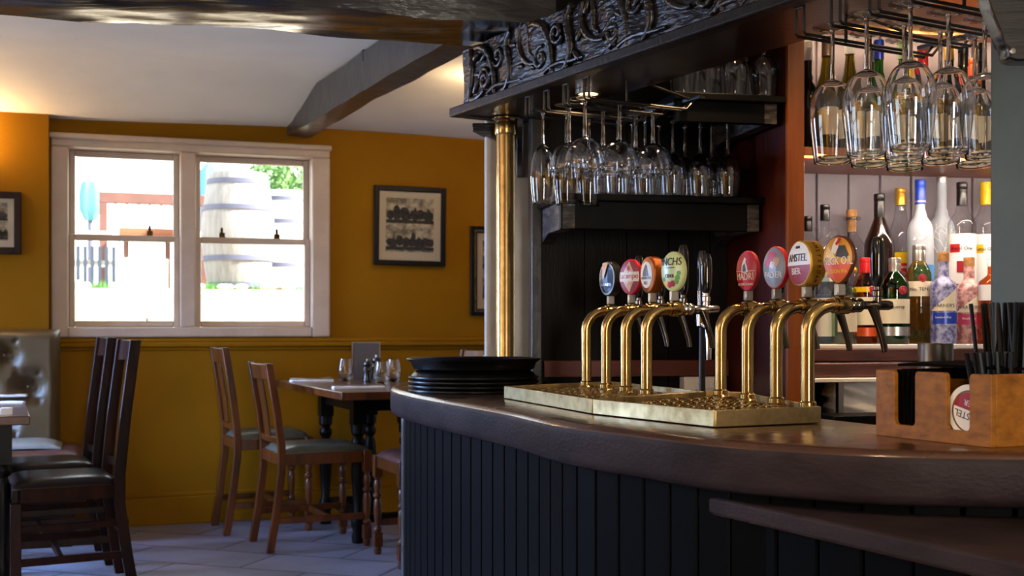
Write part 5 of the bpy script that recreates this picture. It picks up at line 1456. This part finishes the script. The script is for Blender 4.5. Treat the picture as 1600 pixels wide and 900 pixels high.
def mill(label, px, py, h):
    t = thing('pepper_mill', label, 'pepper mill', ontab(px, py, ZTR), group='pepper mills on the right table'); s = h/.13
    b = MB(); b.lathe([(r*s, z*s) for r, z in [(0, 0), (.026, 0), (.027, .008), (.024, .03), (.021, .05), (.024, .066), (.0245, .072), (.020, .078), (.017, .088), (.023, .096), (.0245, .106), (.020, .118), (.006, .121), (.0, .121)]], seg=22); b.build('body', M['black_gloss'], t, world=False)
    b = MB(); b.lathe([(0, .121*s), (.006*s, .121*s), (.0075*s, .127*s), (.004*s, .133*s), (0, .134*s)], seg=14); b.build('knob', M['chrome'], t, world=False)
mill('shorter black pepper mill with a chrome knob before the menu', 574, 597, .118)
mill('taller black pepper mill with a chrome knob beside the menu', 588, 594.5, .135)
def napkin_roll(label, p, ang, L=.21, w=.075, fork=True, grp=None):
    t = thing('napkin_setting', label, 'napkin', p, ang, grp)
    b = MB(); b.slab(lambda u, v: ((-.5+u)*L, (-.5+v)*w, .012+.002*math.sin(7*u)*math.sin(5*v)), 10, 6, (0, 0, -.012)); b.build('cloth', M['linen'], t, world=False, bevel=.003)
    if fork:
        b = MB(); b.tube([(-L*.5, .01, .017), (L*.15, .012, .016), (L*.45, .014, .020)], [.004, .003, .006], 8); b.tube([(-L*.48, -.012, .017), (L*.1, -.012, .016), (L*.48, -.012, .018)], [.004, .0035, .0055], 8)
        b.build('cutlery', M['steel'], t, world=False)
napkin_roll('white napkin with cutlery at the far side of the right table', ontab(487, 597, ZTR), math.radians(20), .22)
napkin_roll('white napkin with cutlery along the near edge of the right table', ontab(560, 607.5, ZTR), math.radians(16), .24)
napkin_roll('white folded napkin nearest the back of the left table', ontab(6, 620, ZTL), math.radians(15), .22, .07, False)
napkin_roll('white folded napkin in the middle of the left table', ontab(-2, 632, ZTL), math.radians(15), .22, .07, False)
q = ontab(10, 648, ZTL); b = MB(); b.box((q.x, q.y, ZTL+.014), (.045, .03, .028), math.radians(20)); tag(b.build('sachet_box', M['paper'], bevel=.002), 'small white box on the near corner of the left table', 'box')

# ------------------------------------------------------------------ leather booth against the pier
bo = thing('booth_seat', 'olive brown buttoned leather booth bench against the yellow wall at left', 'bench', wp(-1.3, -.4, 0), WA)
sR = -.672; sL = -1.9; zb0, zb1 = .40, 1.062
b = MB(); N_s, N_z = 70, 40
btn = []
for i in range(8):
    for j in range(3):
        btn.append((-.82-i*.22-(.0 if j % 2 else .11), .93-j*.162))
def tuft(s, z):
    d = 0
    for (a, c) in btn:
        r = math.hypot((s-a)/1.0, (z-c)/1.0); d = max(d, math.exp(-(r/.062)**2))
    # creases run diagonally between the buttons
    cr = 0
    for (a, c) in btn:
        for dx, dz in ((.11, -.162), (-.11, -.162), (.11, .162), (-.11, .162)):
            l = math.hypot(dx, dz); tt = max(0, min(1, ((s-a)*dx+(z-c)*dz)/l/l)); r = math.hypot(s-a-dx*tt, z-c-dz*tt)
            if tt <= .5 and sL < a+dx < sR-.02: cr = max(cr, math.exp(-(r/.018)**2)*.35)
    return max(d, cr)
def bk(u, v):
    s = sL+(sR-sL)*u; z = zb0+(zb1-zb0)*v
    e = min(1, (sR-s)/.05)*1.0; e2 = min(1, (zb1-z)/.05)
    rnd_ = (1-(1-e)**2)**.5 * (1-(1-e2)**2)**.5 if e < 1 or e2 < 1 else 1
    y = -.15-.095*rnd_+.075*tuft(s, z)*(1 if s < sR-.05 else 0)
    return wp(s, y, z)
b.slab(bk, 110, 50, WY*.05)
b.build('backrest', M['leather_booth'], bo, angle=80)
b = MB()
for a, c in btn:
    p = wp(a, -.208, c); b.sphere(p, (.018, .018, .018), 10)
b.build('button', M['leather_booth'], bo)
b = MB()
def roll(u, v):
    s = sL+(-.555-sL)*u; y = -.17-.42*v; q = (1-max(0, (v-.8)/.2)**2*.6)*(1-max(0, (u-.95)/.05)**2*.6); return wp(s, y, .43+.042*q)
b.slab(roll, 30, 16, (0, 0, -.09)); b.build('seat', M['leather_red'], bo, angle=80)
b = MB()
def cush(u, v):
    s = sL+(-.655-sL)*u; y = -.245-.26*v; q = (1-max(0, (v-.75)/.25)**2*.8)*(1-max(0, (u-.9)/.1)**2*.8); return wp(s, y, .477+.034*q)
b.slab(cush, 30, 14, (0, 0, -.006)); b.build('seat_cushion', M['leather_grey'], bo, angle=80)
b = MB(); wbox(b, sL, -.60, -.56, -.12, 0, .345); b.build('base', M['chair_dark'], bo)

# ------------------------------------------------------------------ the garden outside the window
def gp(px, py, d):
    """point seen through the window on the plane d metres outside the back wall"""
    s, z = wall_hit(px, py, d); return wp(s, d, z)
def gz(px, py, d): return wall_hit(px, py, d)
M['stone'] = P('pale garden stone', 'cfc3ae', .8, col2='b8a88e', nscale=4, bump=.3)
M['gravel'] = P('pale gravel', 'c9c2b6', .9, col2='a59c90', nscale=40)
M['barrel'] = P('weathered barrel wood', '8a8684', .7, col2='736f6c', nscale=5, stretch=(8, 8, .6), bump=.3)
M['hoop'] = P('barrel hoop', '4e5064', .6)
M['garden_wood'] = P('pinkish garden timber', '6a463d', .6, col2='5d3b33', nscale=5)
M['garden_plank'] = P('orange brown plank', '84482a', .6)
M['parasol_teal'] = P('teal parasol cloth', '4a7c82', .8)
M['parasol_blue'] = P('pale blue parasol cloth', '4f8aa8', .8)
M['leaf'] = P('green leaves', '3a6428', .6, col2='5f8640', nscale=9)
M['grass'] = P('garden grass', '447a28', .7)
M['dark_hedge'] = P('dark boards', '303a38', .7)
M['deck_stripe'] = P('blue grey slats', '2c3849', .6)
M['render'] = P('white rendered wall', 'e4e0d8', .8)
dW = 1.3
_, zw = gz(300, 457, dW)
b = MB()
s = -2.6
for w_ in (1.35, 1.05, 1.52, 1.3, 1.3):
    wbox(b, s, s+w_-.012, dW, dW+.45, -.1, zw); s += w_
gw = tag(b.build('garden_wall', M['stone'], bevel=.012), 'low pale stone block wall outside the window', 'wall')
b = MB(); rnd = random.Random(8)
for i in range(60):
    s_ = rnd.uniform(-1.5, 2.2); b.sphere(wp(s_, dW+.58+rnd.uniform(-.05, .10), zw+.06), (rnd.uniform(.05, .12), rnd.uniform(.05, .1), rnd.uniform(.04, .07)), 8)
tag(b.build('edging_stones', M['gravel']), 'small pale stones scattered along the garden wall top', 'stones', kind='stuff')
b = MB(); wbox(b, -4, 5, dW+.45, 9, zw-.1, zw+.035); struct(b.build('terrace', M['gravel']))
zg = zw+.035
b = MB(); rnd = random.Random(9)
for i in range(900):
    s_ = rnd.choice((rnd.uniform(-.55, -.1), rnd.uniform(.02, .5), rnd.uniform(.55, 1.3))); y = dW+.65+rnd.uniform(0, .35); h = rnd.uniform(.03, .085); a = rnd.uniform(0, 6.3)
    p = wp(s_, y, zg); q = Vector((math.cos(a), math.sin(a), 0))*.004
    b.bm.faces.new((b.bm.verts.new(p-q), b.bm.verts.new(p+q), b.bm.verts.new(p+Vector((rnd.uniform(-.03, .03), rnd.uniform(-.03, .03), h)))))
tag(b.build('grass_strip', M['grass'], smooth=False), 'thin strip of green grass along the garden wall', 'grass', kind='stuff')
def barrel(label, px, pyb, pyt, wpx, d, mat):
    s_, zb_ = gz(px, pyb, d); _, zt_ = gz(px, pyt, d); p = wp(s_, d, zg); Y = p.y; R = wpx/2*Y/F; h = zt_-zg
    t = thing('barrel', label, 'barrel', p)
    pr = [(0, 0), (R*.80, 0), (R*.90, h*.18), (R*.98, h*.38), (R, h*.5), (R*.98, h*.62), (R*.90, h*.82), (R*.80, h), (R*.74, h), (R*.74, h-.03), (0, h-.03)]
    b = MB(); b.lathe(pr, seg=30); b.build('staves', mat, t, world=False)
    for f, rr in ((.06, .845), (.28, .95), (.70, .96), (.92, .85)):
        b = MB(); b.lathe([(R*rr, h*f-.018), (R*rr+.006, h*f-.018), (R*rr+.006, h*f+.018), (R*rr, h*f+.018)], seg=30, closed=True); b.build('hoop', M['hoop'], t, world=False)
barrel('grey weathered barrel standing outside the right window pane', 372, 434, 272, 112, 2.4, M['barrel'])
barrel('white barrel outside, right of the grey one', 440, 440, 300, 86, 2.9, M['render'])
# timber frame and plank bench at the left
s0_, z0_ = gz(155, 300, 3.0); s1_, z1_ = gz(290, 313, 3.0)
t = thing('garden_bench', 'brown timber garden bench with a high back outside the left pane', 'bench', wp((s0_+s1_)/2, 3.0, zg))
b = MB(); wbox(b, s0_, s1_+.2, 2.97, 3.03, z0_-.085, z0_); b.build('top_rail', M['garden_wood'], t, bevel=.004)
for ss in (s0_+.03, s1_+.15): b = MB(); wbox(b, ss-.03, ss+.03, 2.965, 3.035, zg, z0_-.085); b.build('post', M['garden_wood'], t)
b = MB()
for i in range(9): ss = s0_+.12+i*.085; wbox(b, ss-.012, ss+.012, 2.99, 3.01, z0_-.32, z0_-.085)
b.build('back_slats', M['render'], t)
sa, za = gz(197, 357, 2.7); sb, zb_ = gz(262, 372, 2.7)
b = MB(); wbox(b, sa-.05, sb+.05, 2.62, 2.97, zb_-.0, za); b.build('seat', M['garden_plank'], t, bevel=.004)
for ss in (sa, sb): b = MB(); wbox(b, ss-.02, ss+.02, 2.68, 2.72, zg, zb_); b.build('leg', M['garden_wood'], t)
def parasol(label, px, pyt, pyb, wpx, d, mat):
    s_, zt_ = gz(px, pyt, d); _, zb_ = gz(px, pyb, d); p = wp(s_, d, zg); R = wpx/2*p.y/F
    t = thing('folded_parasol', label, 'parasol', p)
    b = MB(); n = 10; h = zt_-zb_
    b.lathe([(0, zb_-zg), (R*.5, zb_-zg), (R*.95, zb_-zg+h*.25), (R, zb_-zg+h*.6), (R*.8, zb_-zg+h*.9), (R*.25, zt_-zg), (0, zt_-zg)], seg=18)
    for v in b.bm.verts:
        a = math.atan2(v.co.y, v.co.x); f = 1+.14*math.sin(a*6); v.co.x *= f; v.co.y *= f
    b.build('canopy', mat, t, world=False)
    b = MB(); b.lathe([(0, 0), (.15, 0), (.15, .04), (.02, .05), (.02, zb_-zg), (0, zb_-zg)], seg=14); b.build('pole', M['hoop'], t, world=False)
parasol('folded teal parasol outside at the far left of the window', 141, 280, 345, 30, 3.6, M['parasol_teal'])
parasol('folded pale blue parasol outside, left of the grey barrel', 328, 255, 380, 34, 3.4, M['parasol_blue'])
# slatted chair
s_, z_ = gz(150, 385, 2.2); p = wp(s_, 2.2, zg)
t = thing('slatted_chair', 'blue grey slatted garden chair outside at the lower left of the window', 'chair', p, WA)
b = MB()
for i in range(6): b.box((-.12+i*.048, 0, (z_-zg)/2), (.026, .02, z_-zg))
b.build('back_slats', M['deck_stripe'], t, world=False)
b = MB(); b.tube([(-.17, .02, 0), (-.17, .02, z_-zg+.03), (-.10, .02, z_-zg+.10), (.10, .02, z_-zg+.10), (.17, .02, z_-zg+.03), (.17, .02, 0)], .012, 8); b.box((0, .2, .2), (.34, .36, .03)); b.build('frame', M['render'], t, world=False)
b = MB(); s_, z_ = gz(318, 385, 3.9); wbox(b, s_-.10, s_+.14, 3.9, 4.0, zg, z_+.0); tag(b.build('timber_post', M['dark_hedge']), 'dark timber post behind the grey barrel outside', 'post')
b = MB(); s_, z_ = gz(470, 375, 3.9); wbox(b, s_-.12, s_+.5, 3.9, 4.2, zg, z_); tag(b.build('planter', M['dark_hedge']), 'dark planter at the lower right of the window, outside', 'planter')
# leafy shrub at the upper right
t = thing('shrub', 'pale green leafy shrub outside at the top right of the window', 'shrub', gp(450, 430, 4.6))
t.location.z = zg
b = MB(); rnd = random.Random(3)
for i in range(1500):
    px, py = rnd.gauss(450, 45), rnd.gauss(275, 32)
    if py > 352 or px < 392+max(0, (py-275))*.9: continue
    q = gp(px, py, rnd.uniform(4.2, 5.0)); a = Vector((rnd.gauss(0, 1), rnd.gauss(0, 1), rnd.gauss(0, 1))).normalized(); c = a.orthogonal().normalized(); l = rnd.uniform(.03, .06)
    b.bm.faces.new([b.bm.verts.new(v) for v in (q-a*l, q+c*l*.4, q+a*l, q-c*l*.4)])
b.build('foliage', M['leaf'], t, smooth=False)
b = MB(); tr = t.location
for k in range(4): b.tube([tr+Vector((k*.06-.1, 0, 0)), tr+Vector((k*.12-.2, .05, .5)), tr+Vector((k*.22-.35, .05, 1.0))], [.02, .014, .006], 7)
b.build('stem', M['garden_wood'], t)
b = MB(); wbox(b, -4, 5, 8.4, 8.6, zg, zg+1.3); tag(b.build('boundary_wall', M['render']), 'white rendered wall at the back of the garden', 'wall')

# ------------------------------------------------------------------ light
w = bpy.data.worlds.new('world'); S.world = w; w.use_nodes = True
w.node_tree.nodes['Background'].inputs['Color'].default_value = (.86, .93, 1., 1); w.node_tree.nodes['Background'].inputs['Strength'].default_value = 5.5
def light(name, kind, loc, energy, col, **kw):
    l = bpy.data.lights.new(name, kind); l.energy = energy; l.color = col
    o = bpy.data.objects.new(name, l); COL.objects.link(o); o.location = loc
    tgt = kw.pop('to', None)
    for k, v in kw.items(): setattr(l, k, v)
    if tgt is not None: o.rotation_euler = (Vector(tgt)-Vector(loc)).to_track_quat('-Z', 'Y').to_euler()
    return o
DAY = (.80, .90, 1.0); WARM = (1., .66, .34)
light('sun', 'SUN', (3, 2, 8), 32, (1, .95, .88), angle=.02).rotation_euler = Vector((-.75, .14, -.64)).to_track_quat('-Z', 'Y').to_euler()
# daylight arriving through the room's other windows
light('daylight_left_near', 'AREA', (-3.95, 1.6, 1.4), 9, DAY, shape='RECTANGLE', size=1.4, size_y=1.25, to=(0, 2.2, .9))
light('daylight_left_far', 'AREA', (-3.95, 4.75, 1.3), 115, (.30, .50, 1.), shape='RECTANGLE', size=.95, size_y=1.4, to=(-.9, 5.15, .0), spread=1.5)
light('daylight_door', 'AREA', (1.3, -2.9, 1.2), 120, (1., .90, .76), shape='RECTANGLE', size=.8, size_y=1.7, to=(-1.2, 5, .9))
def fixture(name, label, loc, cat='light'):
    t = thing(name, label, cat, loc)
    b = MB(); b.lathe([(.030, 0), (.038, 0), (.038, .014), (.030, .014)], seg=20, closed=True); b.build('rim', M['steel'], t, world=False)
    b = MB(); b.lathe([(0, .006), (.029, .006), (.029, .010), (0, .010)], seg=18); b.build('lens', emitter('lamp lens', 'ffd2a0', 6), t, world=False)
    return t
for i, (x, y, e) in enumerate(((1.02, 2.75, 26), (.72, 3.28, 26), (1.45, 2.45, 22))):
    light('bar_spot', 'SPOT', (x, y, 2.28), e*1.9, WARM, spot_size=(1.7 if i < 2 else .75), spot_blend=.6, shadow_soft_size=.05, to=((x-.25, y-.15, .9) if i < 2 else (1.25, 3.75, 1.72)))
    fixture('downlight', 'small round downlight above the bar, %s' % ('near the wine rack', 'above the middle of the taps', 'towards the right post')[i], (x, y, 2.30))
for i, (x, y) in enumerate(((.15, .75), (1.55, .95))):  # unseen spots and rims, added to warm the caddy and bar top
    light('added_fill_spot', 'SPOT', (x, y, 2.28), 34, WARM, spot_size=1.9, spot_blend=.7, shadow_soft_size=.05, to=(x+.1, y+.5, .8))
    fixture('downlight', 'added unseen ceiling downlight warming the caddy and bar top, %s one' % ('left', 'right')[i], (x, y, 2.30))
for i, (px, py) in enumerate(((919, 140),)):
    p = onz(px, py, ZS)
    light('canopy_spot', 'SPOT', (p.x, p.y, ZS-.012), 9, WARM, spot_size=2.6, spot_blend=.5, shadow_soft_size=.025, to=(p.x, p.y, 0))
    fixture('downlight', 'small round downlight set in the canopy underside over the left hanging glasses', (p.x, p.y, ZS-.0145))
# lamp behind the canopy end that warms the ceiling
light('ceiling_lamp', 'POINT', (-.08, 5.9, 2.235), 15, (1, .70, .38), shadow_soft_size=.05)
fixture('ceiling_lamp', 'small lamp hidden behind the canopy end lighting the ceiling', (-.08, 5.9, 2.28))
# wall lamp on the pier, just left of the photograph
sc = thing('wall_lamp', 'brass wall lamp with a cream shade on the yellow pier left of the frame', 'light', wp(-1.18, -.17, 1.85), WA)
b = MB(); b.lathe([(.05, 0), (.075, .0), (.055, .12), (.045, .12)], seg=24, closed=True); b.build('lamp_shade', M['c_cream'], sc, world=False)
b = MB(); b.tube([(0, .08, -.02), (0, .02, -.04), (0, 0, -.01), (0, 0, .03)], .007, 8); b.lathe([(0, 0), (.04, 0), (.03, .012), (0, .014)], (0, .08, -.02), 16, Matrix.Rotation(PI/2, 4, 'X')); b.build('arm', M['brass'], sc, world=False)
light('wall_lamp_bulb', 'POINT', wp(-1.18, -.17, 1.99), 22, (1, .62, .26), shadow_soft_size=.03)
# the strip lights of the bottle shelves
def strip(u0_, u1_, v, z, e, col, up=False):
    a, c = bp(u0_, v, z), bp(u1_, v, z); L = (c-a).length
    o = light('shelf_light', 'AREA', (a+c)/2, e, col, shape='RECTANGLE', size=L, size_y=.012)
    o.rotation_euler = (math.radians(25), 0, BA)
strip(U0+.01, U1-.02, .012, z1-.036, 7.5, (1, .84, .70))
strip(U0+.01, U1-.02, .304, 2.064, 3.4, (1, .74, .48))
S.view_settings.view_transform = 'Standard'; S.view_settings.look = 'None'
S.view_settings.exposure = 0; S.view_settings.gamma = 1; S.view_settings.use_curve_mapping = False
S.cycles.transparent_max_bounces = 48; S.cycles.max_bounces = 14; S.cycles.transmission_bounces = 14; S.cycles.glossy_bounces = 6
S.cycles.sample_clamp_indirect = 6
